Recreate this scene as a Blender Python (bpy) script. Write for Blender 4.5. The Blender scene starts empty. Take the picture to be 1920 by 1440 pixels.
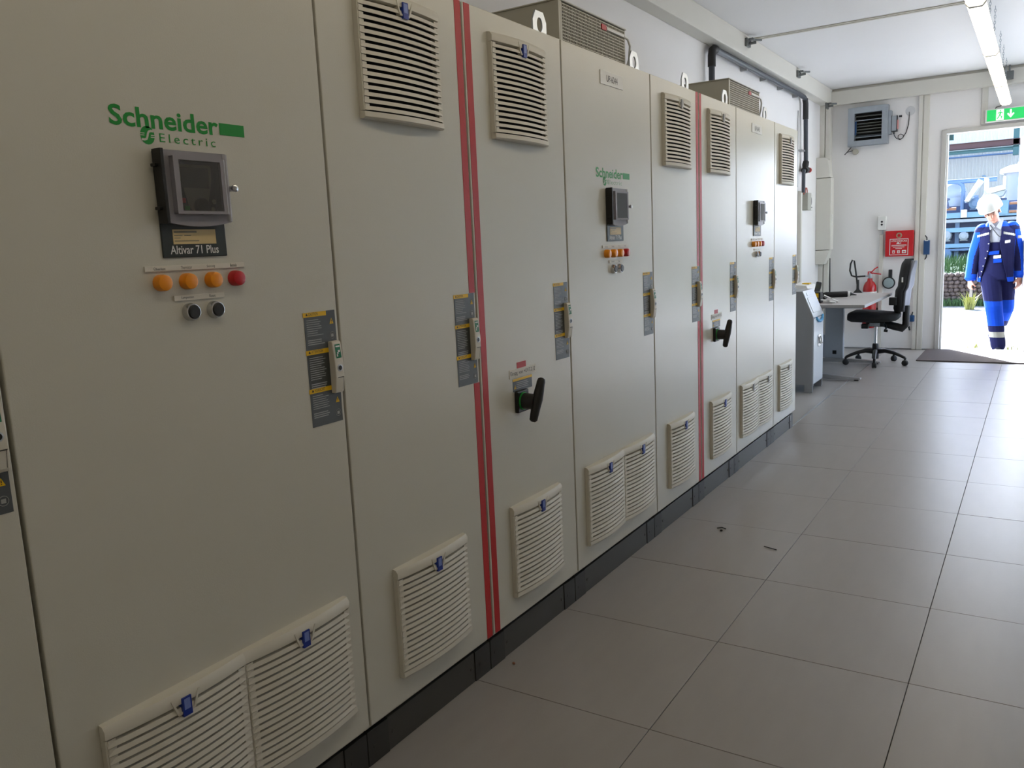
import bpy, bmesh, math, random
from mathutils import Vector, Matrix, Euler
random.seed(7)
S = bpy.context.scene
COL = S.collection
PI = math.pi

# ------------------------------------------------------------------ camera
cd = bpy.data.cameras.new('camera'); cam = bpy.data.objects.new('camera', cd); COL.objects.link(cam)
cd.sensor_width = 36.0; cd.sensor_fit = 'HORIZONTAL'; cd.lens = 1551.99 / 1920 * 36.0
cd.clip_start = 0.02; cd.clip_end = 300
yaw, pit, rol = (math.radians(v) for v in (-32.6425, -9.2169, -2.6336))
fw = Vector((math.sin(yaw) * math.cos(pit), math.cos(yaw) * math.cos(pit), math.sin(pit)))
r0 = Vector((math.cos(yaw), -math.sin(yaw), 0)); u0 = r0.cross(fw)
rt = math.cos(rol) * r0 + math.sin(rol) * u0; up = -math.sin(rol) * r0 + math.cos(rol) * u0
M = Matrix((rt, up, -fw)).transposed().to_4x4(); M.translation = Vector((1.4596, 0.0, 1.3715))
cam.matrix_world = M
S.camera = cam

# ------------------------------------------------------------------ light and exposure
SUN_EL, SUN_TO = 31.0, (-0.563, 0.827)          # elevation, horizontal direction towards the sun
SUN_E, SKY_E, LAMP_E = 46.0, 0.46, 3.2
S.view_settings.view_transform = 'Standard'; S.view_settings.look = 'None'
S.view_settings.gamma = 1.0; S.view_settings.use_curve_mapping = False
S.view_settings.exposure = 1.10
w = bpy.data.worlds.new('sky'); S.world = w; w.use_nodes = True
nt = w.node_tree; bg = nt.nodes['Background']
sky = nt.nodes.new('ShaderNodeTexSky'); sky.sky_type = 'NISHITA'; sky.sun_disc = False
sky.sun_elevation = math.radians(SUN_EL); sky.sun_rotation = math.atan2(SUN_TO[0], SUN_TO[1])
sky.air_density = 1.0; sky.dust_density = 1.5; sky.ozone_density = 1.0
nt.links.new(sky.outputs[0], bg.inputs[0]); bg.inputs[1].default_value = SKY_E
sl = bpy.data.lights.new('sun', 'SUN'); sl.energy = SUN_E; sl.angle = math.radians(0.6); sl.color = (0.82, 0.93, 1.10)
so = bpy.data.objects.new('sun', sl); COL.objects.link(so)
so.rotation_euler = Vector((SUN_TO[0] * math.cos(math.radians(SUN_EL)), SUN_TO[1] * math.cos(math.radians(SUN_EL)),
                            math.sin(math.radians(SUN_EL)))).to_track_quat('Z', 'Y').to_euler()
for nm, (px, pz, sx, sz) in {'door_portal': (1.015, 1.21, 1.0, 2.42), 'side_light_portal': (2.75, 1.21, 2.4, 2.42), 'window_portal': (0, 1.675, 3.4, 1.85)}.items():
    pl = bpy.data.lights.new(nm, 'AREA'); pl.shape = 'RECTANGLE'; pl.size = sx; pl.size_y = sz
    pl.cycles.is_portal = True
    po = bpy.data.objects.new(nm, pl); COL.objects.link(po)
    po.location = (px, 10.80, pz); po.rotation_euler = (-PI / 2, 0, 0)
    if nm == 'window_portal': po.location = (4.31, 8.6, pz); po.rotation_euler = (PI / 2, 0, PI / 2)

# ------------------------------------------------------------------ materials
def lin(c):
    return tuple((v / 255 / 12.92) if v / 255 <= 0.04045 else ((v / 255 + 0.055) / 1.055) ** 2.4 for v in c)
def mat(name, rgb, rough=0.5, metal=0.0, var=0.04, vscale=8.0, bump=0.0, bscale=400.0, coat=0.0, coatr=0.1, emit=None, spec=0.5, stretch=None):
    m = bpy.data.materials.new(name); m.use_nodes = True
    t = m.node_tree; b = t.nodes['Principled BSDF']
    c = lin(rgb)
    tc = t.nodes.new('ShaderNodeTexCoord'); src = tc.outputs['Object']
    if stretch:
        mp = t.nodes.new('ShaderNodeMapping'); mp.inputs['Scale'].default_value = stretch
        t.links.new(src, mp.inputs[0]); src = mp.outputs[0]
    n = t.nodes.new('ShaderNodeTexNoise'); n.inputs['Scale'].default_value = vscale; n.inputs['Detail'].default_value = 4
    t.links.new(src, n.inputs['Vector'])
    mx = t.nodes.new('ShaderNodeMix'); mx.data_type = 'RGBA'
    mx.inputs['A'].default_value = (*[v * (1 - var) for v in c], 1); mx.inputs['B'].default_value = (*[min(1, v * (1 + var)) for v in c], 1)
    t.links.new(n.outputs['Fac'], mx.inputs['Factor']); t.links.new(mx.outputs['Result'], b.inputs['Base Color'])
    b.inputs['Roughness'].default_value = rough; b.inputs['Metallic'].default_value = metal
    b.inputs['Specular IOR Level'].default_value = spec
    if coat: b.inputs['Coat Weight'].default_value = coat; b.inputs['Coat Roughness'].default_value = coatr
    if bump:
        n2 = t.nodes.new('ShaderNodeTexNoise'); n2.inputs['Scale'].default_value = bscale; n2.inputs['Detail'].default_value = 2
        t.links.new(tc.outputs['Object'], n2.inputs['Vector'])
        bp = t.nodes.new('ShaderNodeBump'); bp.inputs['Strength'].default_value = bump; bp.inputs['Distance'].default_value = 0.001
        t.links.new(n2.outputs['Fac'], bp.inputs['Height']); t.links.new(bp.outputs[0], b.inputs['Normal'])
        if coat: t.links.new(bp.outputs[0], b.inputs['Coat Normal'])
    if emit: b.inputs['Emission Color'].default_value = (*emit[0], 1); b.inputs['Emission Strength'].default_value = emit[1]
    return m
def clear(name, rgb, fac, rough=0.08):
    m = bpy.data.materials.new(name); m.use_nodes = True; t = m.node_tree
    b = t.nodes['Principled BSDF']; b.inputs['Base Color'].default_value = (*lin(rgb), 1); b.inputs['Roughness'].default_value = rough
    tr = t.nodes.new('ShaderNodeBsdfTransparent'); mx = t.nodes.new('ShaderNodeMixShader')
    lw = t.nodes.new('ShaderNodeLayerWeight'); lw.inputs['Blend'].default_value = 0.35
    mr = t.nodes.new('ShaderNodeMapRange'); mr.inputs['To Min'].default_value = fac; mr.inputs['To Max'].default_value = 0.95
    t.links.new(lw.outputs['Fresnel'], mr.inputs['Value']); t.links.new(mr.outputs[0], mx.inputs[0])
    t.links.new(tr.outputs[0], mx.inputs[1]); t.links.new(b.outputs[0], mx.inputs[2])
    t.links.new(mx.outputs[0], t.nodes['Material Output'].inputs[0])
    return m

CAB = mat('cabinet_paint', (206, 204, 192), 0.29, var=0.015, vscale=2, bump=0.2, bscale=330, coat=0.15, coatr=0.2)
CABD = mat('cabinet_carcass', (196, 194, 182), 0.45, var=0.02)
GRL = mat('grille_plastic', (213, 209, 196), 0.45, var=0.02)
BLK = mat('black_plastic', (24, 25, 26), 0.42, var=0.1)
DARK = mat('recess_shade', (12, 12, 12), 0.8)  # near-black colour standing in for the shade inside recesses
PLN = mat('plinth_paint', (62, 61, 57), 0.42, var=0.05, bump=0.15)
PLN2 = mat('plinth_corner_paint', (46, 46, 44), 0.45, var=0.05)
RED = mat('red_tape', (186, 24, 26), 0.45, var=0.05, vscale=3)
REDP = mat('red_plastic', (196, 14, 28), 0.32, var=0.04, coat=0.3)
ORG = mat('amber_lens', (246, 152, 8), 0.35, var=0.04, coat=0.3)
GRN = mat('logo_green', (0, 142, 44), 0.4, var=0.02)
SGRN = mat('sticker_green', (10, 118, 78), 0.4, var=0.03)
YEL = mat('label_yellow', (236, 190, 0), 0.45, var=0.03)
LBL = mat('label_grey', (84, 90, 94), 0.42, var=0.03)
LBL2 = mat('label_dark_grey', (62, 66, 64), 0.42, var=0.03)
LTXT = mat('label_print_grey', (168, 170, 170), 0.5)
WHT = mat('white_plastic', (226, 226, 222), 0.42, var=0.02)
OFFW = mat('strip_white', (222, 218, 206), 0.45, var=0.02)
INK = mat('ink_black', (30, 30, 30), 0.5)
CHR = mat('chrome', (205, 206, 208), 0.18, 1.0, var=0.02)
ZINC = mat('zinc_steel', (196, 202, 208), 0.3, 0.9, var=0.08, vscale=30)
GALV = mat('galvanised_steel', (168, 176, 184), 0.42, 0.75, var=0.12, vscale=14)
BLUE = mat('clip_blue', (20, 52, 150), 0.35, var=0.03)
BLUEL = mat('clip_print', (120, 140, 205), 0.4)
BEIGE = mat('rating_beige', (214, 190, 138), 0.5, var=0.03)
NAVYP = mat('display_plate', (38, 46, 44), 0.4, var=0.04)
KEYP = mat('keypad_grey', (126, 120, 100), 0.45, var=0.04)
SCR = mat('screen_grey', (84, 86, 76), 0.25, var=0.04)
SMOKE = clear('smoky_clear_plastic', (206, 203, 212), 0.42, 0.12)
EDGE = clear('clear_plastic_edge', (214, 214, 220), 0.55, 0.14)
CLEAR = clear('clear_plastic', (150, 150, 150), 0.12, 0.06)
GLASS = clear('window_glass', (200, 210, 214), 0.05, 0.02)
FRAME = mat('door_frame_grey', (196, 195, 190), 0.5, var=0.02)
WALL = mat('wall_white', (236, 235, 234), 0.55, var=0.02, vscale=1.2)
TRIMW = mat('trim_cream', (214, 212, 203), 0.5, var=0.02)
CEIL = mat('ceiling_white', (238, 238, 238), 0.6, var=0.015, vscale=1.0)
TILE = mat('floor_tile_grey', (154, 150, 146), 0.345, var=0.07, vscale=5.5, bump=0.12, bscale=90, stretch=(3.0, 0.8, 1))
SUBF = mat('floor_joint', (62, 58, 54), 0.8)
VINY = mat('vinyl_grey', (160, 158, 156), 0.45, var=0.05, vscale=6)
ALU = mat('aluminium_trim', (176, 178, 180), 0.35, 0.8, var=0.05)
BLADE = mat('louvre_blade_shaded', (104, 106, 100), 0.5, 0.3, var=0.1)  # damper blades with the shade inside the opening put into the colour
CLAMP = mat('clamp_steel', (112, 116, 116), 0.45, 0.5, var=0.1)
DESK = mat('desk_top_grey', (180, 176, 174), 0.4, var=0.02)
DESKE = mat('desk_edge_grey', (150, 148, 146), 0.45)
DSKM = mat('desk_metal', (162, 170, 178), 0.45, 0.0, var=0.04)
SHRD = mat('console_grey', (142, 145, 150), 0.4, var=0.03, coat=0.1)
SHRL = mat('console_light', (206, 212, 218), 0.35, var=0.03, coat=0.2)
FAB = mat('black_fabric', (26, 26, 28), 0.85, var=0.2, vscale=120, bump=0.3, bscale=900)
SHELLG = mat('grey_shell', (126, 128, 138), 0.4, var=0.04)
EXTR = mat('extinguisher_red', (172, 8, 18), 0.25, var=0.03, coat=0.5)
RUB = mat('rubber_black', (30, 31, 33), 0.55, var=0.08)
PIPE = mat('pipe_anthracite', (62, 68, 78), 0.35, var=0.06)
BOXB = mat('device_blue', (34, 74, 120), 0.4, var=0.04)
MATT = mat('door_mat_brown', (84, 74, 70), 0.9, var=0.25, vscale=60, bump=0.5, bscale=500)
LAMPD = mat('lamp_diffuser', (250, 248, 240), 0.4, emit=((1.0, 0.86, 0.645), LAMP_E))
LAMPH = mat('lamp_housing', (214, 212, 206), 0.4)
EXITG = mat('exit_green', (10, 190, 90), 0.4, emit=(lin((20, 205, 105)), 0.26))
EXITW = mat('exit_white', (245, 250, 246), 0.4, emit=((0.9, 1.0, 0.93), 0.4))
SKIN = mat('skin', (142, 96, 76), 0.5, var=0.06, vscale=30)
NAVY = mat('navy_cloth', (22, 23, 52), 0.85, spec=0.06, var=0.12, vscale=30, bump=0.3, bscale=500)
ROYAL = mat('royal_cloth', (16, 54, 145), 0.8, spec=0.06, var=0.1, vscale=30, bump=0.3, bscale=500)
REFL = mat('reflective_tape', (112, 110, 100), 0.4, 0.2)
SHIRT = mat('shirt_grey', (130, 132, 138), 0.8, var=0.05)
HELM = mat('helmet_white', (140, 139, 132), 0.3, var=0.02, coat=0.3)
HAIR = mat('hair_brown', (48, 34, 26), 0.7)
LEATH = mat('shoe_black', (30, 30, 40), 0.5)
GRAV = mat('gravel_pale', (122, 119, 114), 0.95, var=0.16, vscale=40, bump=0.5, bscale=60)
CONC = mat('concrete_pale', (196, 190, 180), 0.9, var=0.08, vscale=12)
GRASS = mat('grass_green', (58, 84, 42), 0.8, var=0.3, vscale=9)
GRASSY = mat('weed_yellow_green', (128, 128, 66), 0.8, var=0.2, vscale=9)
STONE = mat('stone_brown', (84, 70, 64), 0.9, var=0.35, vscale=14, bump=0.4, bscale=60)
FACA = mat('facade_pale', (172, 168, 164), 0.6, var=0.03)
FACB = mat('facade_light_band', (206, 204, 200), 0.6, var=0.02)
STBR = mat('steel_brown', (78, 48, 50), 0.6, var=0.08)
STTE = mat('steel_teal', (52, 88, 92), 0.6, var=0.08)
STBL = mat('steel_blue_grey', (80, 104, 136), 0.55, var=0.08)
STLB = mat('steel_light_blue', (104, 138, 166), 0.55, var=0.06)
STDK = mat('machine_dark', (62, 74, 104), 0.6, var=0.15, vscale=6)
MWHT = mat('machine_white', (196, 196, 194), 0.5, var=0.03)
MGRY = mat('machine_pale_grey', (138, 142, 150), 0.5, var=0.05)
RUST = mat('rust', (150, 104, 80), 0.8, var=0.2)

# ------------------------------------------------------------------ mesh builder
class MB:
    def __init__(s): s.v = []; s.f = []; s.m = []
    def face(s, pts, mi=0):
        i = len(s.v); s.v += [tuple(p) for p in pts]; s.f.append(tuple(range(i, i + len(pts)))); s.m.append(mi); return s
    def box(s, x0, x1, y0, y1, z0, z1, mi=0):
        i = len(s.v)
        s.v += [(x, y, z) for x in (x0, x1) for y in (y0, y1) for z in (z0, z1)]
        for f in ((0, 1, 3, 2), (4, 6, 7, 5), (0, 4, 5, 1), (2, 3, 7, 6), (0, 2, 6, 4), (1, 5, 7, 3)):
            s.f.append(tuple(i + k for k in f)); s.m.append(mi)
        return s
    def prism(s, pts, ax, a, b, mi=0):
        """2D outline swept along axis ax (0,1,2) from a to b."""
        def P(p, t):
            q = list(p); q.insert(ax, t); return tuple(q)
        i = len(s.v); n = len(pts)
        s.v += [P(p, a) for p in pts] + [P(p, b) for p in pts]
        s.f.append(tuple(i + k for k in range(n))); s.m.append(mi)
        s.f.append(tuple(i + n + n - 1 - k for k in range(n))); s.m.append(mi)
        for k in range(n):
            l = (k + 1) % n; s.f.append((i + k, i + n + k, i + n + l, i + l)); s.m.append(mi)
        return s
    def tube(s, pts, r, n=10, mi=0, cap=True, closed=False):
        pts = [Vector(p) for p in pts]; N = len(pts)
        rs = r if isinstance(r, (list, tuple)) else [r] * N
        i0 = len(s.v); prev = None
        for k, p in enumerate(pts):
            if closed: t = pts[(k + 1) % N] - pts[k - 1]
            else: t = pts[min(k + 1, N - 1)] - pts[max(k - 1, 0)]
            t.normalize()
            if prev is None:
                a = Vector((0, 0, 1)) if abs(t.z) < 0.9 else Vector((1, 0, 0))
            else: a = prev
            u = (a - t * a.dot(t)).normalized(); prev = u; v = t.cross(u)
            for j in range(n):
                an = 2 * PI * j / n; s.v.append(tuple(p + rs[k] * (math.cos(an) * u + math.sin(an) * v)))
        for k in range(N if closed else N - 1):
            l = (k + 1) % N
            for j in range(n):
                a, b = i0 + k * n + j, i0 + k * n + (j + 1) % n
                s.f.append((a, b, i0 + l * n + (j + 1) % n, i0 + l * n + j)); s.m.append(mi)
        if cap and not closed:
            s.f.append(tuple(i0 + j for j in reversed(range(n)))); s.m.append(mi)
            s.f.append(tuple(i0 + (N - 1) * n + j for j in range(n))); s.m.append(mi)
        return s
    def cyl(s, p0, p1, r0, r1=None, n=16, mi=0):
        return s.tube([p0, p1], [r0, r0 if r1 is None else r1], n, mi)
    def lathe(s, prof, c=(0, 0, 0), ax=2, n=20, mi=0):
        """prof = [(r, h)] around axis ax."""
        c = Vector(c); e = [Vector((1, 0, 0)), Vector((0, 1, 0)), Vector((0, 0, 1))]
        A, U, W = e[ax], e[(ax + 1) % 3], e[(ax + 2) % 3]
        i0 = len(s.v)
        for r, h in prof:
            for j in range(n):
                an = 2 * PI * j / n
                s.v.append(tuple(c + A * h + max(r, 1e-5) * (math.cos(an) * U + math.sin(an) * W)))
        for k in range(len(prof) - 1):
            for j in range(n):
                a, b = i0 + k * n + j, i0 + k * n + (j + 1) % n
                s.f.append((a, b, b + n, a + n)); s.m.append(mi)
        s.f.append(tuple(i0 + j for j in reversed(range(n)))); s.m.append(mi)
        s.f.append(tuple(i0 + (len(prof) - 1) * n + j for j in range(n))); s.m.append(mi)
        return s
    def ball(s, c, rx, ry=None, rz=None, nu=14, nv=9, mi=0, rot=None):
        ry = rx if ry is None else ry; rz = rx if rz is None else rz
        c = Vector(c); i0 = len(s.v)
        for k in range(nv + 1):
            th = PI * k / nv; sr = max(math.sin(th), 1e-4)
            for j in range(nu):
                an = 2 * PI * j / nu
                d = Vector((rx * sr * math.cos(an), ry * sr * math.sin(an), -rz * math.cos(th)))
                if rot: d = rot @ d
                s.v.append(tuple(c + d))
        for k in range(nv):
            for j in range(nu):
                a, b = i0 + k * nu + j, i0 + k * nu + (j + 1) % nu
                s.f.append((a, b, b + nu, a + nu)); s.m.append(mi)
        s.f.append(tuple(i0 + j for j in reversed(range(nu)))); s.m.append(mi)
        s.f.append(tuple(i0 + nv * nu + j for j in range(nu))); s.m.append(mi)
        return s
    def mesh(s, name, mats, bevel=0.0, smooth=None, seg=2):
        me = bpy.data.meshes.new(name); me.from_pydata(s.v, [], s.f)
        for m in (mats if isinstance(mats, (list, tuple)) else [mats]): me.materials.append(m)
        me.polygons.foreach_set('material_index', s.m)
        bm = bmesh.new(); bm.from_mesh(me)
        bmesh.ops.remove_doubles(bm, verts=bm.verts, dist=1e-6)
        bmesh.ops.recalc_face_normals(bm, faces=bm.faces)
        if bevel:
            ed = [e for e in bm.edges if len(e.link_faces) == 2 and e.calc_face_angle(0) > 0.5]
            bmesh.ops.bevel(bm, geom=ed, offset=bevel, segments=seg, profile=0.5, affect='EDGES', clamp_overlap=True)
        if smooth:
            for f in bm.faces: f.smooth = True
            for e in bm.edges:
                if len(e.link_faces) == 2 and e.calc_face_angle(0) > smooth: e.smooth = False
        bm.to_mesh(me); bm.free(); me.update()
        return me
    def build(s, name, mats, parent=None, bevel=0.0, smooth=None, loc=(0, 0, 0), seg=2):
        return ob(name, s.mesh(name, mats, bevel, smooth, seg), parent, loc)

def ob(name, me, parent=None, loc=(0, 0, 0), rot=None):
    o = bpy.data.objects.new(name, me); COL.objects.link(o); o.location = loc
    if rot: o.rotation_euler = rot
    if parent: o.parent = parent
    return o
def tag(o, label, cat, group=None):
    o['label'] = label; o['category'] = cat
    if group: o['group'] = group
    return o
def thing(name, loc, label, cat, group=None, rot=None):
    o = bpy.data.objects.new(name, None); COL.objects.link(o); o.location = loc; o.empty_display_size = 0.1
    if rot: o.rotation_euler = rot
    return tag(o, label, cat, group)
def struct(name, mb, m, **k):
    o = mb.build(name, m, **k); o['kind'] = 'structure'; return o
def arc(c, r, a0, a1, n, f):
    return [f(c[0] + r * math.cos(a0 + (a1 - a0) * i / n), c[1] + r * math.sin(a0 + (a1 - a0) * i / n)) for i in range(n + 1)]

_tm = {}
def text_mesh(txt, m, u0, u1, v0, v1, plane='x', d=0.0, bold=0.0, space=1.0):
    """flat printed text filling the rectangle u0..u1 x v0..v1; plane 'x' faces +x (u=+y), 'y' faces -y (u=+x)."""
    cu = bpy.data.curves.new('lettering', 'FONT'); cu.body = txt; cu.offset = bold; cu.space_character = space; cu.resolution_u = 3
    o = bpy.data.objects.new('lettering', cu); COL.objects.link(o)
    dg = bpy.context.evaluated_depsgraph_get()
    me = bpy.data.meshes.new_from_object(o.evaluated_get(dg)); bpy.data.objects.remove(o)
    xs = [v.co.x for v in me.vertices]; ys = [v.co.y for v in me.vertices]
    a, b, c, e = min(xs), max(xs), min(ys), max(ys)
    for v in me.vertices:
        u = u0 + (v.co.x - a) / (b - a) * (u1 - u0); q = v0 + (v.co.y - c) / (e - c) * (v1 - v0)
        v.co = (d, u, q) if plane == 'x' else (u, -d, q)
    me.materials.clear(); me.materials.append(m); me.name = 'lettering'
    return me

# ------------------------------------------------------------------ the room
WT = 0.12                                        # wall thickness at the door
YE, ZC, XL, XR, YB = 10.68, 3.05, -0.82, 4.18, -3.0
DX0, DX1, DH = 0.51, 1.52, 2.42                  # open door in the end wall
GX0, GX1, GH = 1.565, 3.95, 2.42                 # fixed side light added beside it, outside the picture
fl = struct('floor', MB().box(-0.02, XR, YB, YE + WT, -0.06, -0.006), SUBF)
struct('floor_behind_trim', MB().box(XL, -0.03, YB, YE, -0.06, -0.004), VINY).name = 'floor_strip'
tile_me = MB().box(0.0012, 0.5988, 0.0012, 0.5988, -0.0055, 0.0).mesh('tile', TILE, bevel=0.0008, seg=1)
half_me = MB().box(0.0012, 0.5988, 0.0012, 0.2188, -0.0055, 0.0).mesh('tile', TILE, bevel=0.0008, seg=1)
for j in range(-5, 14):
    for i in range(8):
        if -0.022 + 0.6 * i > XR - 0.5: continue
        y = 2.62 + 0.6 * j
        me = tile_me if y + 0.6 < YE + 0.15 else half_me
        o = ob('tile', me, fl, (-0.022 + 0.6 * i, y, random.uniform(-0.0004, 0.0004)))
struct('trim_1', MB().prism([(-0.034, -0.02), (-0.022, -0.02), (-0.022, 0.004), (-0.034, 0.004)], 1, 6.09, 8.6), ALU)
struct('ceiling', MB().box(XL - 0.1, XR + 0.1, YB - 0.1, YE + WT, ZC, ZC + 0.12), CEIL)
struct('wall_left', MB().box(XL - 0.14, XL, YB, YE + WT, -0.1, ZC), WALL)
WY0, WY1, WZ0, WZ1 = 6.9, 10.3, 0.75, 2.6          # unseen window added in the right wall for more daylight
struct('wall_right', MB().box(XR, XR + 0.14, YB, WY0, -0.1, ZC).box(XR, XR + 0.14, WY1, YE + WT, -0.1, ZC).box(XR, XR + 0.14, WY0, WY1, -0.1, WZ0).box(XR, XR + 0.14, WY0, WY1, WZ1, ZC), WALL)
wf = MB()
for a, b, c, e in ((WY0, WY0 + 0.06, WZ0, WZ1), (WY1 - 0.06, WY1, WZ0, WZ1), (8.87, 8.93, WZ0, WZ1), (WY0 + 0.06, WY1 - 0.06, WZ0, WZ0 + 0.06), (WY0 + 0.06, WY1 - 0.06, WZ1 - 0.06, WZ1)):
    wf.box(XR + 0.04, XR + 0.1, a, b, c, e)
w2 = struct('added_window', wf, WALL)
MB().box(XR + 0.065, XR + 0.072, WY0 + 0.05, WY1 - 0.05, WZ0 + 0.05, WZ1 - 0.05).build('pane', GLASS, w2)
struct('wall_back', MB().box(XL - 0.14, XR + 0.14, YB - 0.14, YB, -0.1, ZC), WALL)
we = MB()
we.box(XL, DX0 - 0.04, YE, YE + WT, -0.1, ZC).box(DX0 - 0.04, DX1 + 0.04, YE, YE + WT, DH + 0.04, ZC)
we.box(DX1 + 0.04, GX0, YE, YE + WT, -0.1, ZC).box(GX0, GX1, YE, YE + WT, GH, ZC).box(GX1, XR, YE, YE + WT, -0.1, ZC)
struct('wall_end', we, WALL)
# beam along the left wall, beam along the end wall
struct('trim_2', MB().box(XL, -0.70, YB, YE, 2.875, ZC), TRIMW, bevel=0.006)
struct('trim_3', MB().box(-0.70, XR, YE - 0.09, YE, 2.865, ZC - 0.03).box(-0.70, XR, YE - 0.05, YE, ZC - 0.03, ZC), TRIMW, bevel=0.004)
struct('trim_4', MB().box(-0.70, XR, 7.40, 7.48, ZC - 0.008, ZC).box(-0.70, XR, 7.425, 7.455, ZC - 0.013, ZC - 0.008), TRIMW, bevel=0.002)
struct('trim_5', MB().box(XL, -0.765, 10.56, YE, 0, 2.875).box(-0.755, -0.70, 10.56, YE, 0, 2.875).box(-0.765, -0.755, 10.58, YE, 0, 2.875), TRIMW, bevel=0.004)
struct('trim_6', MB().box(0.225, 0.268, YE - 0.03, YE, 0, 2.865).box(0.276, 0.335, YE - 0.03, YE, 0, 2.865).box(0.268, 0.276, YE - 0.02, YE, 0, 2.865), TRIMW, bevel=0.003)
struct('trim_7', MB().box(0.84, 0.90, YE - 0.02, YE, DH + 0.06, 2.865), TRIMW, bevel=0.003)
struct('baseboard_end', MB().box(XL, DX0 - 0.05, YE - 0.012, YE, 0, 0.012), ALU)
# open door: frame (jambs and head), threshold, leaf swung outwards
dr = MB()
dr.box(DX0 - 0.045, DX0, YE - 0.025, YE + WT, 0, DH + 0.045).box(DX1, DX1 + 0.045, YE - 0.025, YE + WT, 0, DH + 0.045)
dr.box(DX0, DX1, YE - 0.025, YE + WT, DH, DH + 0.045)
dr.box(DX0, DX0 + 0.018, YE + 0.06, YE + WT, 0, DH).box(DX1 - 0.018, DX1, YE + 0.06, YE + WT, 0, DH)
d1 = struct('door_1', dr, FRAME, bevel=0.004)
MB().box(DX0, DX1, YE + 0.0, YE + WT + 0.04, -0.09, -0.003).build('threshold', ALU, d1)
lf = ob('leaf', MB().box(-0.02, 0.02, 0, 0.96, -0.03, DH - 0.02).mesh('leaf', WALL, bevel=0.004), d1, (DX1 - 0.03, YE + WT, 0), (0, 0, 0.29))
MB().box(-0.03, -0.02, 0.82, 0.90, 0.95, 1.15).tube([(-0.03, 0.86, 1.08), (-0.075, 0.86, 1.08), (-0.075, 0.74, 1.08)], 0.009).build('handle', CHR, lf)
MB().box(DX0 - 0.02, DX0 + 0.06, YE + WT + 0.01, YE + WT + 0.07, DH - 0.06, DH + 0.02).box(DX0 + 0.0, DX0 + 0.02, YE + WT + 0.01, YE + WT + 0.03, DH - 0.22, DH).build('stay_bracket', STTE, d1)
# glazed side light added beside the door for reflections and daylight (only its light and its reflections reach the picture)
gd = MB()
for a, b, c, e in ((GX0, GX0 + 0.06, 0, GH), (2.73, 2.79, 0.1, GH - 0.06), (GX1 - 0.06, GX1, 0, GH), (GX0 + 0.06, GX1 - 0.06, GH - 0.06, GH), (GX0 + 0.06, GX1 - 0.06, 0, 0.1)):
    gd.box(a, b, YE + 0.03, YE + 0.1, c, e)
d2 = struct('unseen_side_light', gd, WALL, bevel=0.004)
MB().box(GX0 + 0.05, GX1 - 0.05, YE + 0.06, YE + 0.07, 0.09, GH - 0.05).build('pane', GLASS, d2)
# building outside face + ground
gr = struct('ground', MB().box(-45, 45, -40, 90, -0.6, -0.10), GRAV)

# ------------------------------------------------------------------ control cabinets
Z0, Z1 = 0.126, 2.092
GW, GHT = 0.330, 0.318
# shared meshes -------------------------------------------------------
def bulge(t): return 0.017 + 0.015 * (1 - (2 * t - 1) ** 2)
def swept(prof, y0, y1, n=8):
    """prof(b) -> [(x,z)] outline for bulge b, swept along y."""
    m = MB(); rings = []
    for k in range(n + 1):
        y = y0 + (y1 - y0) * k / n
        rings.append([(x, y, z) for x, z in prof(bulge((y / GW)))])
    q = len(rings[0])
    for r in rings: m.v += r
    for k in range(n):
        for j in range(q):
            l = (j + 1) % q
            m.f.append((k * q + j, (k + 1) * q + j, (k + 1) * q + l, k * q + l)); m.m.append(0)
    m.f.append(tuple(range(q))); m.m.append(0); m.f.append(tuple(n * q + q - 1 - j for j in range(q))); m.m.append(0)
    return m
NS = 16
PITCH = (GHT - 0.030 - 0.020) / NS
slat_me = swept(lambda b: [(b, 0.0), (b - 0.0025, 0.0100), (b - 0.017, 0.0125), (b - 0.016, 0.0050)], 0.003, GW - 0.003).mesh('slat', GRL, smooth=0.6)
top_me = swept(lambda b: [(0, GHT - 0.030), (b, GHT - 0.028), (b + 0.001, GHT - 0.012), (b - 0.006, GHT - 0.002), (0, GHT)], 0.0, GW).mesh('top_bar', GRL, smooth=0.7)
bot_me = swept(lambda b: [(0, 0), (b - 0.003, 0), (b + 0.001, 0.004), (b, 0.017), (0, 0.019)], 0.0, GW).mesh('bottom_bar', GRL, smooth=0.7)
g = MB().box(0, 0.0005, 0, GW, 0.001, GHT - 0.001)
for y0, y1 in ((0, 0.005), (GW - 0.005, GW)): g.box(0, 0.0150, y0, y1, 0.019, GHT - 0.030)
for k in range(NS):
    z = 0.020 + PITCH * k
    for y0 in (0.0045, GW - 0.0205): g.box(0.003, 0.0170, y0, y0 + 0.016, z + 0.001, z + PITCH - 0.001)
gframe_me = g.mesh('grille_frame', GRL)
gback_me = MB().box(0.0006, 0.0014, 0.006, GW - 0.006, 0.01, GHT - 0.02).mesh('filter_mat', DARK)  # black backplate; the recess shade between slats is put into its colour
c = MB(); xb = 0.0335; yc = GW / 2
for sgn in (-1, 1):
    c.prism([(yc + sgn * 0.034, GHT - 0.012), (yc + sgn * 0.030, GHT - 0.012), (yc + sgn * 0.016, GHT - 0.048), (yc + sgn * 0.021, GHT - 0.048)], 0, 0.02, xb)
c.box(0.02, xb, yc - 0.02, yc + 0.02, GHT - 0.050, GHT - 0.045)
clip_me = c.mesh('clip', GRL)
GTAB = mat('clip_reflection', (150, 152, 156), 0.35)  # far blue tabs, their pale reflection put into the colour
tab_me = MB().box(0.02, xb + 0.003, yc - 0.0105, yc + 0.0105, GHT - 0.056, GHT - 0.016, 0).box(xb + 0.003, xb + 0.0034, yc - 0.007, yc + 0.007, GHT - 0.042, GHT - 0.019, 1).mesh('clip_tab', [BLUE, BLUEL])
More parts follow.
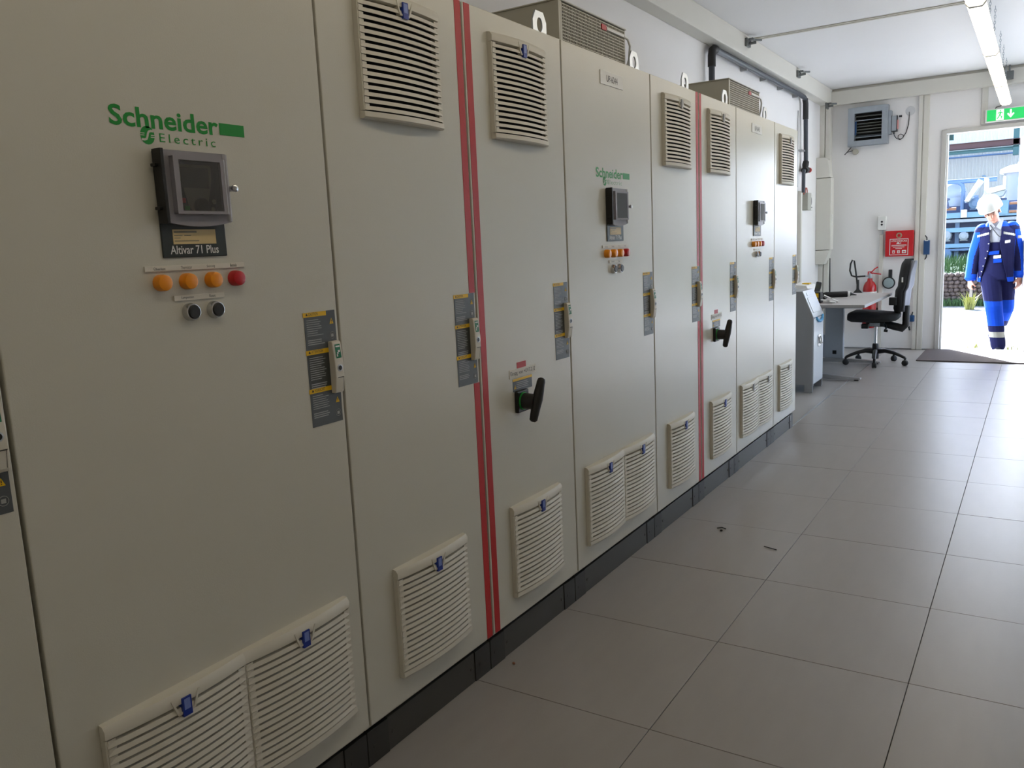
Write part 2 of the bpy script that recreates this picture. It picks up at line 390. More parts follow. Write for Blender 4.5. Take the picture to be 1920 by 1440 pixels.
tabg_me = tab_me.copy(); tabg_me.materials.clear(); tabg_me.materials.append(GTAB); tabg_me.materials.append(WHT)
def grille(par, y, z, grey=False):
    f = ob('ventilation_grille', gframe_me, par, (0, y, z))
    ob('filter_mat', gback_me, f); ob('top_bar', top_me, f); ob('bottom_bar', bot_me, f)
    for k in range(NS): ob('slat', slat_me, f, (0, 0, 0.0205 + PITCH * k))
    ob('clip', clip_me, f); ob('clip_tab', tabg_me if grey else tab_me, f)
# warning label: origin at its lower left corner on the door
LW, LH = 0.102, 0.276
lab_me = MB().box(0.0002, 0.0011, 0, LW, 0, LH, 0).box(0.0011, 0.0013, 0.002, LW, 0.093, 0.176, 1).mesh('warning_label', [LBL, LBL2])
yel_me = MB().box(0.0012, 0.0017, -0.003, 0.072, 0, 0.011).mesh('yellow_header', YEL)
tri_me = MB().prism([(0, 0), (0.013, 0), (0.0065, 0.014)], 0, 0.0011, 0.0016, 0).prism([(0.0057, 0.005), (0.0073, 0.005), (0.0073, 0.010), (0.0057, 0.010)], 0, 0.0016, 0.0018, 1).prism([(0.0057, 0.002), (0.0073, 0.002), (0.0073, 0.0038), (0.0057, 0.0038)], 0, 0.0016, 0.0018, 1).mesh('warning_triangle', [YEL, INK])
book_me = MB().tube([(0.0015, 0.0085 * math.cos(a), 0.0085 * math.sin(a)) for a in [2 * PI * i / 16 for i in range(16)]], 0.0005, 4, closed=True).box(0.0011, 0.0017, -0.004, 0.004, -0.004, 0.0035).mesh('manual_symbol', LTXT)
pr = MB(); rr = random.Random(3)
for zt, n1, n2 in ((0.258, 8, 3), (0.168, 11, 3), (0.076, 7, 3)):
    z = zt
    for k in range(n1):
        pr.box(0.0013, 0.0016, 0.006, 0.006 + rr.uniform(0.034, 0.056), z - 0.0016, z); z -= 0.0052
    z -= 0.006
    for k in range(n2):
        pr.box(0.0013, 0.0016, 0.006, 0.006 + rr.uniform(0.042, 0.055), z - 0.0022, z); z -= 0.0050
print_me = pr.mesh('label_print', LTXT)
head_txt = [text_mesh(t, INK, 0.014, 0.014 + wd, z + 0.002, z + 0.009, d=0.0019) for t, wd, z in (('CAUTION', 0.03, 0.266), ('ATTENTION', 0.038, 0.176), ('VORSICHT', 0.034, 0.083))]
htri = MB()
for z in (0.266, 0.176, 0.083): htri.prism([(0.005, z + 0.0025), (0.012, z + 0.0025), (0.0085, z + 0.0088)], 0, 0.0017, 0.0019)
htri_me = htri.mesh('header_symbol', INK)
# swing handle: origin at its lower left corner
HWD, HHT = 0.029, 0.128
hd_me = MB().prism([(0, 0), (0.013, 0), (0.0155, 0.006), (0.0205, 0.040), (0.0205, 0.072), (0.0155, 0.124), (0.012, HHT), (0, HHT)], 1, 0, HWD).mesh('swing_handle', GRL, bevel=0.002)
def hx(z): return 0.0205 - (z - 0.072) / 0.052 * 0.005 if z > 0.072 else 0.0205 if z > 0.04 else 0.0155 + (z - 0.006) / 0.034 * 0.005
stk = MB().face([(hx(z) + 0.0006, y, z) for y, z in ((0.006, 0.086), (0.024, 0.086), (0.024, 0.120), (0.006, 0.120))])
stk_me = stk.mesh('release_sticker', SGRN)
sw = MB()
for (y, z, a, b) in ((0.008, 0.1130, 0.0140, 0.0035), (0.009, 0.090, 0.0035, 0.006), (0.0105, 0.0965, 0.005, 0.004), (0.0140, 0.1005, 0.007, 0.005)):
    sw.face([(hx(q[1]) + 0.0011, *q) for q in ((y, z), (y + a, z), (y + a, z + b), (y, z + b))])
stkw_me = sw.mesh('sticker_print', WHT)
key_me = MB().lathe([(0.0085, 0.016), (0.0085, 0.0215), (0.0062, 0.022)], (0, HWD / 2, 0.062), 0, 16, 0).lathe([(0.0058, 0.0215), (0.0058, 0.0225)], (0, HWD / 2, 0.062), 0, 12, 1).mesh('key_cylinder', [ZINC, BLK])
lc = MB().face([(hx(z) + 0.0005, y, z) for y, z in ((0.006, 0.0375), (HWD - 0.003, 0.0375), (HWD - 0.003, 0.0395), (0.006, 0.0395))])
lc.face([(hx(z) + 0.0005, y, z) for y, z in ((HWD - 0.0055, 0.007), (HWD - 0.0045, 0.007), (HWD - 0.0045, 0.0375), (HWD - 0.0055, 0.0375))])
lc_me = lc.mesh('handle_joint', LBL2)
def label_and_handle(par, yr, hy=None):
    """yr = y of the door's right edge (local)."""
    L = ob('warning_label', lab_me, par, (0, yr - 0.110, 0.970))
    for z in (0.265, 0.175, 0.082): ob('yellow_header', yel_me, L, (0, 0, z))
    for t in head_txt: ob('header_lettering', t, L)
    ob('header_symbol', htri_me, L); ob('label_print', print_me, L)
    for z in (0.243, 0.048): ob('warning_triangle', tri_me, L, (0, 0.082, z))
    for z in (0.215, 0.022): ob('manual_symbol', book_me, L, (0, 0.088, z))
    H = ob('swing_handle', hd_me, par, (0, yr - 0.0390 if hy is None else hy, 1.043))
    for n, m in (('release_sticker', stk_me), ('sticker_print', stkw_me), ('key_cylinder', key_me), ('handle_joint', lc_me)): ob(n, m, H)
# eyebolt bracket
eb = MB(); nn = 16; hh = 0.0
outer = [(-0.046, 0.0), (0.046, 0.0), (0.046, 0.052), (0.026, 0.084), (-0.026, 0.084), (-0.046, 0.052)]
def eye_mesh():
    bm = bmesh.new()
    ang = [2 * PI * i / 24 for i in range(24)]
    def outp(a):
        d = (math.cos(a), math.sin(a)); best = 9
        c0 = (0, 0.040)
        for i in range(6):
            p, q = outer[i], outer[(i + 1) % 6]; ex, ey = q[0] - p[0], q[1] - p[1]
            den = d[0] * ey - d[1] * ex
            if abs(den) < 1e-9: continue
            t = ((p[0] - c0[0]) * ey - (p[1] - c0[1]) * ex) / den; s_ = ((p[0] - c0[0]) * d[1] - (p[1] - c0[1]) * d[0]) / den
            if t > 0 and -1e-6 <= s_ <= 1 + 1e-6: best = min(best, t)
        return (c0[0] + d[0] * best, c0[1] + d[1] * best)
    m = MB()
    for i in range(24):
        a, b = ang[i], ang[(i + 1) % 24]
        o1, o2 = outp(a), outp(b); i1 = (0.019 * math.cos(a), 0.040 + 0.024 * math.sin(a)); i2 = (0.019 * math.cos(b), 0.040 + 0.024 * math.sin(b))
        for x, fl_ in ((0.0, 0), (0.006, 1)):
            m.face([(x, *p) for p in ((o1, o2, i2, i1) if fl_ else (o1, i1, i2, o2))])
        m.face([(0, *o1), (0, *o2), (0.006, *o2), (0.006, *o1)]); m.face([(0, *i1), (0.006, *i1), (0.006, *i2), (0, *i2)])
    m.box(-0.035, 0.006, -0.035, 0.035, -0.003, 0.0015)
    bm.free(); return m.mesh('eyebolt', ZINC)
eye_me = eye_mesh()

# display cluster (origin: cabinet front lower corner, y local to the 800 mm cabinet)
def display(par):
    D = MB().box(0, 0.004, 0.327, 0.480, 1.386, 1.592).build('display_plate', NAVYP, par, bevel=0.0015)
    s = lambda n, mb, m, **k: mb.build(n, m, D, **k)
    s('hinge_bar', MB().box(0.004, 0.030, 0.325, 0.333, 1.452, 1.594).box(0.006, 0.020, 0.318, 0.326, 1.560, 1.566).box(0.006, 0.020, 0.318, 0.326, 1.478, 1.484), BLK, bevel=0.001)
    fl_ = MB()                                    # flange ring of the hinged cover, lower edge bowed
    y0, y1, z0, z1 = 0.333, 0.486, 1.455, 1.593; iy0, iy1, iz0, iz1 = 0.350, 0.472, 1.470, 1.581
    fl_.box(0.012, 0.020, y0, iy0, z0, z1).box(0.012, 0.020, iy1, y1, z0, z1).box(0.012, 0.020, iy0, iy1, iz1, z1)
    n = 8
    for k in range(n):
        a, b = k / n, (k + 1) / n
        ya, yb = y0 + (y1 - y0) * a, y0 + (y1 - y0) * b
        za, zb = z0 - 0.009 * (1 - (2 * a - 1) ** 2), z0 - 0.009 * (1 - (2 * b - 1) ** 2)
        fl_.prism([(ya, za), (yb, zb), (yb, iz0), (ya, iz0)], 0, 0.012, 0.0205)
    fl_.box(0.004, 0.012, y1 - 0.004, y1, z0, z1).box(0.004, 0.012, y0, y1, z1 - 0.004, z1)
    s('cover_flange', fl_, SMOKE)
    wn = MB()
    for a in ((iy0, iy0 + 0.003, iz0, iz1), (iy1 - 0.003, iy1, iz0, iz1), (iy0, iy1, iz1 - 0.003, iz1), (iy0, iy1, iz0, iz0 + 0.003)): wn.box(0.020, 0.032, *a)
    for a in ((iy0, iy0 + 0.012, iz0, iz1), (iy1 - 0.012, iy1, iz0, iz1), (iy0 + 0.012, iy1 - 0.012, iz1 - 0.007, iz1), (iy0 + 0.012, iy1 - 0.012, iz0, iz0 + 0.006)): wn.box(0.0305, 0.033, *a)
    s('cover_frame', wn, SMOKE)
    s('cover_pane', MB().box(0.0305, 0.0325, iy0 + 0.012, iy1 - 0.012, iz0 + 0.006, iz1 - 0.007), CLEAR)
    s('cover_edge', MB().tube([(0.0185, y1 - 0.004, z0 + 0.001), (0.0185, y1 - 0.004, z1 - 0.001)], 0.0062, 14).tube([(0.0285, iy1 - 0.003, iz0 + 0.001), (0.0285, iy1 - 0.003, iz1 - 0.001)], 0.0050, 14), EDGE, smooth=0.9)  # tubes added along the right-hand edges, paled to catch highlights
    s('keypad', MB().box(0.004, 0.016, 0.362, 0.456, 1.466, 1.574), BLK, bevel=0.002)
    s('keypad_face', MB().prism([(0.367, 1.568), (0.447, 1.568), (0.447, 1.540), (0.434, 1.490), (0.420, 1.474), (0.398, 1.474), (0.386, 1.490)], 0, 0.016, 0.0175), KEYP)
    s('screen', MB().box(0.0175, 0.0182, 0.375, 0.440, 1.522, 1.562), SCR)
    s('dial_knob', MB().lathe([(0.017, 0.016), (0.016, 0.026), (0.012, 0.028)], (0, 0.416, 1.486), 0, 20), BLK, smooth=0.6)
    s('stop_button', MB().box(0.016, 0.0185, 0.369, 0.381, 1.492, 1.502), REDP, bevel=0.001)
    s('run_button', MB().box(0.016, 0.0185, 0.377, 0.389, 1.478, 1.487), GRN, bevel=0.001)
    for y, z in ((0.448, 1.496), (0.444, 1.480)): s('small_button', MB().lathe([(0.005, 0.016), (0.005, 0.0185)], (0, y, z), 0, 12), KEYP)
    s('latch_screw', MB().lathe([(0.006, 0.012), (0.006, 0.032), (0.0075, 0.033), (0.0075, 0.038), (0.004, 0.040)], (0, 0.4895, 1.523), 0, 14), CHR, smooth=0.6)
    R = MB().box(0.004, 0.0048, 0.352, 0.454, 1.412, 1.441)
    s('rating_label', R, BEIGE)
    rp = MB()
    rp.box(0.0048, 0.0050, 0.355, 0.408, 1.4345, 1.438)
    rp.box(0.0048, 0.0050, 0.355, 0.374, 1.4285, 1.4300).box(0.0048, 0.0050, 0.378, 0.394, 1.4285, 1.4300).box(0.0048, 0.0050, 0.355, 0.369, 1.4235, 1.4250).box(0.0048, 0.0050, 0.355, 0.412, 1.4175, 1.4192)
    s('rating_print', rp, KEYP)
    ob('plate_lettering', text_mesh('Altivar 71 Plus', WHT, 0.343, 0.458, 1.3925, 1.4095, d=0.0047, bold=0.012), D)
def indicators(par):
    def strip(y0, y1, z0, words):
        s_ = MB().box(0, 0.0035, y0, y1, z0, z0 + 0.0105).build('name_strip', OFFW, par, bevel=0.0004, seg=1)
        for t, a, b in words: ob('strip_lettering', text_mesh(t, LBL2, a, b, z0 + 0.002, z0 + 0.0085, d=0.0039), s_)
    strip(0.283, 0.522, 1.3605, (('Überlast', 0.302, 0.328), ('Thermistor', 0.363, 0.389), ('Störung', 0.425, 0.445), ('Betrieb', 0.484, 0.501)))
    strip(0.341, 0.462, 1.3000, (('Lampentest', 0.357, 0.386), ('Reset', 0.424, 0.439)))
    for i, y in enumerate((0.315, 0.374, 0.435, 0.494)):
        L = MB().lathe([(0.0165, 0), (0.0165, 0.012), (0.015, 0.019), (0.012, 0.0205)], (0, y, 1.338), 0, 8 * 3).build('indicator_lamp', REDP if i == 3 else ORG, par, smooth=0.5)
        L['label'] = 'red indicator lamp' if i == 3 else 'amber indicator lamp'
    for y in (0.3755, 0.4345):
        b_ = MB().lathe([(0.0185, 0), (0.0185, 0.004), (0.0165, 0.014), (0.0145, 0.0145), (0.0145, 0.010)], (0, y, 1.276), 0, 24).build('push_button', CHR, par, smooth=0.6)
        MB().lathe([(0.0140, 0.004), (0.0140, 0.016), (0.0125, 0.0172)], (0, y, 1.276), 0, 20).build('button_cap', BLK, b_, smooth=0.6)
def logo(par):
    L = ob('maker_lettering', text_mesh('Schneider', GRN, 0.2475, 0.4905, 1.6325, 1.6705, d=0.0007, bold=0.022), par)
    MB().box(0.0002, 0.0008, 0.4935, 0.5575, 1.635, 1.659).build('logo_bar', GRN, L)
    ob('logo_small_lettering', text_mesh('Electric', GRN, 0.3490, 0.480, 1.6090, 1.6255, d=0.0007, space=1.35, bold=-0.004), L)
    e = MB(); cy, cz = 0.3235, 1.6195
    R1 = 0.0163
    e.prism([(cy + 0.93 * R1 * math.cos(t), cz + 1.06 * R1 * math.sin(t)) for t in [2 * PI * i / 28 for i in range(28)]], 0, 0.0002, 0.0007)
    cut = MB(); c_ = [(0.80, 0.50), (0.45, 0.52), (0.18, 0.42), (0.06, 0.20), (0.0, 0.0), (-0.06, -0.20), (-0.18, -0.42), (-0.45, -0.52), (-0.80, -0.50)]
    rim = []
    for k, (p, q) in enumerate(c_):
        p0, p1 = c_[max(k - 1, 0)], c_[min(k + 1, len(c_) - 1)]; tx, tz_ = p1[0] - p0[0], p1[1] - p0[1]; ll = math.hypot(tx, tz_)
        rim.append(((p - tz_ / ll * 0.13, q + tx / ll * 0.13), (p + tz_ / ll * 0.13, q - tx / ll * 0.13)))
    W = lambda p: (0.0010, cy + R1 * p[0], cz + R1 * p[1])
    for (a0, b0), (a1, b1) in zip(rim, rim[1:]): cut.face([W(a0), W(b0), W(b1), W(a1)])
    for u0_, u1_, v_ in ((0.42, 1.05, 0.02), (0.38, 1.05, -0.20), (-1.05, -0.42, -0.02), (-1.05, -0.38, 0.20)):
        cut.face([W(q_) for q_ in ((u0_, v_ - 0.05), (u1_, v_ - 0.05), (u1_, v_ + 0.05), (u0_, v_ + 0.05))])
    cut.build('logo_emblem_cutout', CAB, L)
    e.build('logo_emblem', GRN, L)
def rotary(par, yc, zc):
    B = MB().box(0, 0.014, yc - 0.036, yc + 0.036, zc - 0.037, zc + 0.037).build('rotary_switch', BLK, par, bevel=0.004)
    MB().lathe([(0.031, 0.014), (0.030, 0.018)], (0, yc, zc), 0, 24).build('switch_ring', GRN, B)
    MB().lathe([(0.027, 0.016), (0.026, 0.050), (0.024, 0.062)], (0, yc, zc), 0, 24).build('switch_shaft', BLK, B, smooth=0.6)
    t = math.radians(17); d = Vector((0.10, math.sin(t), math.cos(t))).normalized(); c0 = Vector((0.068, yc, zc + 0.008))
    pts = [c0 + d * s_ for s_ in (-0.076, -0.070, -0.055, -0.03, 0.0, 0.03, 0.05, 0.060, 0.070, 0.074)]
    MB().tube(pts, [0.007, 0.0135, 0.0145, 0.0155, 0.018, 0.0165, 0.0145, 0.0145, 0.012, 0.005], 14).build('switch_lever', BLK, B, smooth=0.9)
    p = MB().box(0, 0.001, yc - 0.012, yc + 0.045, zc + 0.105, zc + 0.131).build('red_label', RED, par)
    pl = MB().box(0, 0.002, yc - 0.062, yc + 0.108, zc + 0.082, zc + 0.111).build('name_plate', OFFW, par)
    ob('plate_lettering', text_mesh('Einspg. von +UV7.2.12', INK, yc - 0.056, yc + 0.102, zc + 0.0875, zc + 0.1045, d=0.0024), pl)
    n = MB().box(0, 0.001, yc - 0.042, yc + 0.080, zc + 0.036, zc + 0.078, 0).box(0, 0.0014, yc - 0.042, yc + 0.080, zc + 0.070, zc + 0.078, 1)
    n = n.build('switch_label', [LBL, YEL], par)
    q = MB()
    for k in range(4): q.box(0.001, 0.0013, yc - 0.02, yc + 0.05 + 0.006 * (k % 2), zc + 0.062 - 0.006 * k, zc + 0.0645 - 0.006 * k)
    q.build('label_print', LTXT, n)['kind'] = 'stuff'
    ob('warning_triangle', tri_me, n, (0, yc - 0.036, zc + 0.044))

def tape(par, y, cut):
    segs = ((Z0 + 0.001, 0.969), (1.247, Z1 - 0.002)) if cut else ((Z0 + 0.001, Z1 - 0.002),)
    for a, b in segs: MB().box(0, 0.0009, y, y + 0.030, a, b).build('red_tape', RED, par)

CABS = [  # name letter, y0, width, upper grille, lower grille offsets, label
    ('A', 0.105, 0.592, (0.13,), (0.13,), 'grey control cabinet cut off at the left photo edge, only its handle side showing'),
    ('B', 0.700, 0.796, (), (0.079, 0.408), 'wide grey control cabinet nearest the camera with large green lettering and display'),
    ('C', 1.499, 0.595, (0.130,), (0.130,), 'narrow grey cabinet between the nearest display cabinet and the nearest red tape'),
    ('D', 2.098, 0.594, (0.128,), (0.130,), 'narrow grey cabinet with black rotary switch labelled Einspg. von +UV7.2.12, nearer of two'),
    ('E', 2.696, 0.792, (), (0.078, 0.407), 'wide grey cabinet with plate UP-6044 and smaller green lettering, middle of the row'),
    ('F', 3.492, 0.599, (0.124,), (0.136,), 'narrow grey cabinet just beyond the UP-6044 one, red tape down its far edge'),
    ('G', 4.096, 0.599, (0.121,), (0.133,), 'narrow grey cabinet with black rotary switch farther down the row, red tape on near edge'),
    ('H', 4.699, 0.792, (), (0.062, 0.390), 'wide brightly lit grey cabinet with display, second from the far end of the row'),
    ('I', 5.495, 0.590, (0.105,), (0.110,), 'last narrow grey cabinet at the far end of the row, next to the grey console'),
]
pl_c = MB().box(-0.60, -0.016, 0.0, 0.085, 0, 0.100).box(-0.016, -0.0145, 0.020, 0.030, 0.045, 0.055).mesh('plinth_corner', PLN2, bevel=0.002, seg=1)
cabs = {}
for L, y0, wd, gup, glo, lab in CABS:
    r = thing('control_cabinet', (0, y0, 0), lab, 'cabinet', 'grey control cabinets in the row'); cabs[L] = r
    MB().box(-0.62, -0.024, 0.0, wd, Z0 - 0.022, Z1).build('body', CABD, r, bevel=0.002)
    MB().box(-0.022, 0.0, 0.0025, wd - 0.0025, Z0, Z1 - 0.001).build('door', CAB, r, bevel=0.0022)
    ob('plinth_corner', pl_c, r); ob('plinth_corner', pl_c, r, (0, wd - 0.085, 0))
    pp = MB().box(-0.58, -0.019, 0.086, wd - 0.086, 0, 0.100)
    for y in (0.105, wd - 0.105): pp.lathe([(0.006, -0.019), (0.006, -0.0165)], (0, y, 0.05), 0, 8)
    pp.build('plinth_panel', PLN, r, bevel=0.0008, seg=1)
    for y in gup: grille(r, y, 1.713, L in 'FGI')
    for i, y in enumerate(glo): grille(r, y, 0.204, L in 'HI')
    label_and_handle(r, wd - 0.003, None if L != 'A' else wd - 0.042)
    if L in 'DEFGH': ob('eyebolt', eye_me, r, (-0.045, wd - 0.07, Z1))
for L in 'BEH':
    display(cabs[L]); indicators(cabs[L])
for L in 'BE': logo(cabs[L])
for L, t, y in (('E', 'UP-6044', 0.305), ('H', 'UP-6045', 0.296)):
    p = MB().box(0, 0.003, y, y + 0.203, 1.985, 2.036).build('name_plate', WHT, cabs[L], bevel=0.0005, seg=1)
    ob('plate_lettering', text_mesh(t, INK, y + 0.052, y + 0.152, 1.998, 2.023, d=0.0035), p)
rotary(cabs['D'], 2.325 - 2.098, 0.868); rotary(cabs['G'], 4.325 - 4.096, 0.872)
tape(cabs['C'], 0.5615, True); tape(cabs['D'], 0.0095, False); tape(cabs['F'], 0.563, True); tape(cabs['G'], 0.006, False)

# exhaust housings on the roofs
def vent(y0, label, x1, wy):
    r = thing('exhaust_housing', (0, y0, Z1), label, 'vent', 'exhaust housings on the cabinet roofs')
    b = MB()
    b.box(x1 - 0.46, x1 - 0.44, 0, wy, 0.0, 0.165).box(x1 - 0.44, x1, 0, 0.006, 0, 0.165).box(x1 - 0.44, x1, wy - 0.006, wy, 0, 0.165).box(x1 - 0.46, x1 + 0.004, -0.006, wy + 0.006, 0.165, 0.170)
    b.box(x1 - 0.02, x1, 0.006, 0.024, 0, 0.165).box(x1 - 0.44, x1, 0.006, wy - 0.006, 0, 0.004)
    b.build('housing', CABD, r, bevel=0.001, seg=1)
    MB().box(x1 - 0.06, x1 - 0.05, 0.01, wy - 0.01, 0.006, 0.16).build('filter', mat_dark, r)
    m = MB(); nz, ny = 13, 46
    for k in range(nz + 1): z = 0.008 + 0.150 * k / nz; m.box(x1 - 0.004, x1, 0.024, wy - 0.006, z - 0.0015, z + 0.0015)
    for k in range(ny + 1): y = 0.026 + (wy - 0.034) * k / ny; m.box(x1 - 0.0035, x1 - 0.0005, y - 0.0014, y + 0.0014, 0.006, 0.160)
    m.build('wire_mesh', CABD, r)['kind'] = 'stuff'
    MB().box(x1, x1 + 0.004, wy - 0.225, wy - 0.185, 0.128, 0.148).build('sensor_tag', REDP, r)
    MB().box(x1, x1 + 0.006, wy - 0.183, wy - 0.02, 0.132, 0.142).build('sensor_strip', WHT, r)
    MB().tube([(x1 + 0.003, wy - 0.02, 0.136), (x1 + 0.003, wy + 0.02, 0.132), (x1, wy + 0.05, 0.11), (x1 - 0.01, wy + 0.06, 0.06), (x1 - 0.02, wy + 0.04, 0.005)], 0.005, 8).build('cable', WHT, r, smooth=1)
mat_dark = mat('vent_filter_dark', (26, 25, 22), 0.9, var=0.2)
vent(2.80, 'boxy grey vent housing with wire mesh front on the roof of the UP-6044 cabinet', -0.06, 0.575)
vent(4.76, 'boxy grey vent housing on the far display cabinet roof, farther of the two', -0.06, 0.60)

# ------------------------------------------------------------------ wall and ceiling fixtures
def luminaire(y0, y1, label):
    L = y1 - y0; r = thing('linear_luminaire', (1.075, y0, 2.63), label, 'lamp', 'hanging strip lamps in one row')
    MB().prism([(-0.030, 0.0), (0.030, 0.0), (0.050, 0.022), (0.046, 0.048), (-0.046, 0.048), (-0.050, 0.022)], 1, 0.016, L - 0.016).build('diffuser', LAMPD, r, smooth=0.9)
    MB().prism([(-0.046, 0.0485), (0.046, 0.0485), (0.030, 0.082), (-0.030, 0.082)], 1, 0.012, L - 0.012).build('housing', LAMPH, r)
    for a in (0.0, L - 0.014): MB().prism([(-0.034, -0.003), (0.034, -0.003), (0.054, 0.021), (0.050, 0.050), (0.032, 0.085), (-0.032, 0.085), (-0.050, 0.050), (-0.054, 0.021)], 1, a, a + 0.014).build('end_cap', LAMPH, r)
    for y in (0.32, L - 0.32):
        m = MB(); z = 0.085; k = 0
        while z < ZC - 2.63 - 0.005:
            pts = [((0.006 * math.cos(t) if k % 2 else 0.0), y + (0.0 if k % 2 else 0.006 * math.cos(t)), z + 0.013 + 0.014 * math.sin(t)) for t in [2 * PI * i / 8 for i in range(8)]]
            m.tube(pts, 0.0018, 5, closed=True); z += 0.022; k += 1
        m.build('chain', GALV, r)
        MB().tube([(0, y - 0.014, 0.10), (0.014, y, 0.085), (0, y + 0.014, 0.10), (-0.014, y, 0.115)], 0.002, 5, closed=True).build('hook', GALV, r)
for k in range(5): luminaire(4.06 - 1.66 * k, 5.715 - 1.66 * k, 'strip lamp of the hanging row above the frame, %s before the visible ones' % ('first', 'second', 'third', 'fourth', 'fifth')[k])
luminaire(5.735, 7.385, 'lit hanging strip lamp at the top edge of the photo')
luminaire(7.405, 9.035, 'lit hanging strip lamp in the middle of the row of visible lamps')
luminaire(9.055, 10.43, 'last lit strip lamp of the row, its end in front of the exit sign')

ex = thing('exit_sign', (0.88, YE - 0.06, 2.49), 'green illuminated exit sign with running man above the open door', 'sign')
MB().box(0, 0.42, -0.02, 0.06, 0, 0.135).build('housing', WHT, ex, bevel=0.006)
MB().box(0.018, 0.402, -0.0215, -0.020, 0.010, 0.124).build('sign_panel', EXITG, ex)
pg = MB()
pg.box(0.105, 0.175, -0.0235, -0.0215, 0.012, 0.122, 0)
def q2(pts, mi): pg.prism([(0.105 + a, 0.012 + b) for a, b in pts], 1, -0.0245, -0.0235, mi)
q2([(0.034, 0.090), (0.044, 0.090), (0.046, 0.098), (0.039, 0.104), (0.032, 0.098)], 1)
q2([(0.026, 0.050), (0.040, 0.048), (0.048, 0.084), (0.034, 0.088)], 1)
q2([(0.026, 0.052), (0.036, 0.050), (0.028, 0.030), (0.012, 0.012), (0.004, 0.016), (0.018, 0.034)], 1)
q2([(0.032, 0.052), (0.042, 0.048), (0.056, 0.034), (0.050, 0.012), (0.042, 0.014), (0.046, 0.030)], 1)
q2([(0.046, 0.084), (0.062, 0.070), (0.058, 0.064), (0.042, 0.076)], 1); q2([(0.034, 0.086), (0.016, 0.078), (0.010, 0.062), (0.016, 0.060), (0.022, 0.072), (0.034, 0.076)], 1)
pg.build('running_man', [EXITW, EXITG], ex)
MB().prism([(0.205, 0.068), (0.235, 0.030), (0.242, 0.030), (0.272, 0.068), (0.262, 0.078), (0.247, 0.060), (0.247, 0.112), (0.230, 0.112), (0.230, 0.060), (0.215, 0.078)], 1, -0.0235, -0.0215).build('arrow', EXITW, ex)
MB().tube([(0.09, 0.02, 0.135), (0.10, 0.03, 0.155), (0.14, 0.045, 0.165), (0.16, 0.055, 0.19)], 0.005, 8).build('cable', BLK, ex)

dm = thing('ventilation_damper', (-0.51, YE - 0.11, 2.375), 'galvanised square ventilation damper with shaded louvre blades on the end wall', 'vent')
f = MB()
f.box(0, 0.072, 0, 0.11, 0, 0.43).box(0.365, 0.43, 0, 0.11, 0, 0.43).box(0.072, 0.365, 0, 0.11, 0, 0.06).box(0.072, 0.365, 0, 0.11, 0.365, 0.43)
f.box(0.43, 0.462, 0.02, 0.11, 0.10, 0.36).box(0.40, 0.42, -0.008, 0.0, 0.345, 0.40)
f.build('frame', GALV, dm, bevel=0.003)
MB().box(0.072, 0.365, 0.095, 0.10, 0.06, 0.365).build('inner_back', DARK, dm)
for i, (z, a) in enumerate(((0.338, 0.35), (0.292, 0.25), (0.246, -0.1), (0.214, -0.1), (0.182, -0.1), (0.150, -0.1), (0.108, 0.45))):
    o = MB().box(0.074, 0.363, -0.030, 0.030, -0.0035, 0.0035).build('louvre_blade', GALV if i in (1, 6) else BLADE, dm, loc=(0, 0.055, z)); o.rotation_euler = (a, 0, 0)  # lit blades coloured as bare galvanised steel, shaded ones darker
MB().box(0.0735, 0.090, 0.02, 0.05, 0.13, 0.275).build('blue_linkage', BOXB, dm)
act = thing('damper_actuator', (-0.045, YE - 0.09, 2.505), 'small grey actuator box with looped black cable beside the damper', 'actuator')
MB().box(0, 0.052, 0, 0.09, 0, 0.165).build('case', GALV, act, bevel=0.004)
MB().box(-0.004, 0.0, -0.002, 0.09, -0.004, 0.17).box(0.052, 0.056, -0.002, 0.09, -0.004, 0.17).box(0, 0.052, -0.002, 0.09, -0.004, 0).build('edge_seal', BLK, act)
MB().box(0.056, 0.066, 0.02, 0.06, 0.02, 0.12).build('red_tab', mat('tab_pink', (226, 160, 160), 0.5), act)
MB().lathe([(0.010, -0.03), (0.007, 0.0)], (0.022, 0.04, 0), 2, 10).lathe([(0.012, 0), (0.012, 0.03)], (0.07, 0.05, 0.16), 0, 10).build('cable_gland', BLK, act)
lp = [(0.022, 0.04, -0.03), (0.030, 0.05, -0.055), (0.050, 0.06, -0.083), (0.085, 0.06, -0.098), (0.117, 0.06, -0.080), (0.117, 0.06, -0.05), (0.09, 0.065, -0.035), (0.065, 0.068, -0.05), (0.062, 0.07, -0.075), (0.085, 0.075, -0.092), (0.112, 0.075, -0.078), (0.145, 0.08, -0.02), (0.165, 0.083, 0.06), (0.172, 0.085, 0.15), (0.17, 0.086, 0.20)]
MB().tube(lp, 0.0042, 8).build('cable', BLK, act, smooth=1)
tag(MB().lathe([(0.0, 0), (0.045, 0), (0.05, 0.004), (0.0, 0.006)][1:], (0.135, YE - 0.006, 2.715), 1, 18).build('wall_patch', mat('filler_grey', (204, 206, 208), 0.8)), 'pale round filler patch on the end wall where the actuator cable enters', 'patch')
lv = thing('damper_lever', (-0.47, YE - 0.02, 2.32), 'thin black triangular hand lever with pale knob under the damper', 'lever')
MB().tube([(-0.015, 0, 0.055), (-0.055, -0.01, 0.005), (-0.085, -0.01, -0.025)], 0.005, 8).tube([(-0.055, -0.01, 0.003), (0.02, -0.005, 0.018)], 0.004, 8).build('lever_rod', BLK, lv)
MB().lathe([(0.03, -0.03), (0.034, 0.0), (0.03, 0.02)], (0.035, 0, 0.0), 1, 14).build('knob', mat('knob_grey', (176, 174, 160), 0.6), lv)

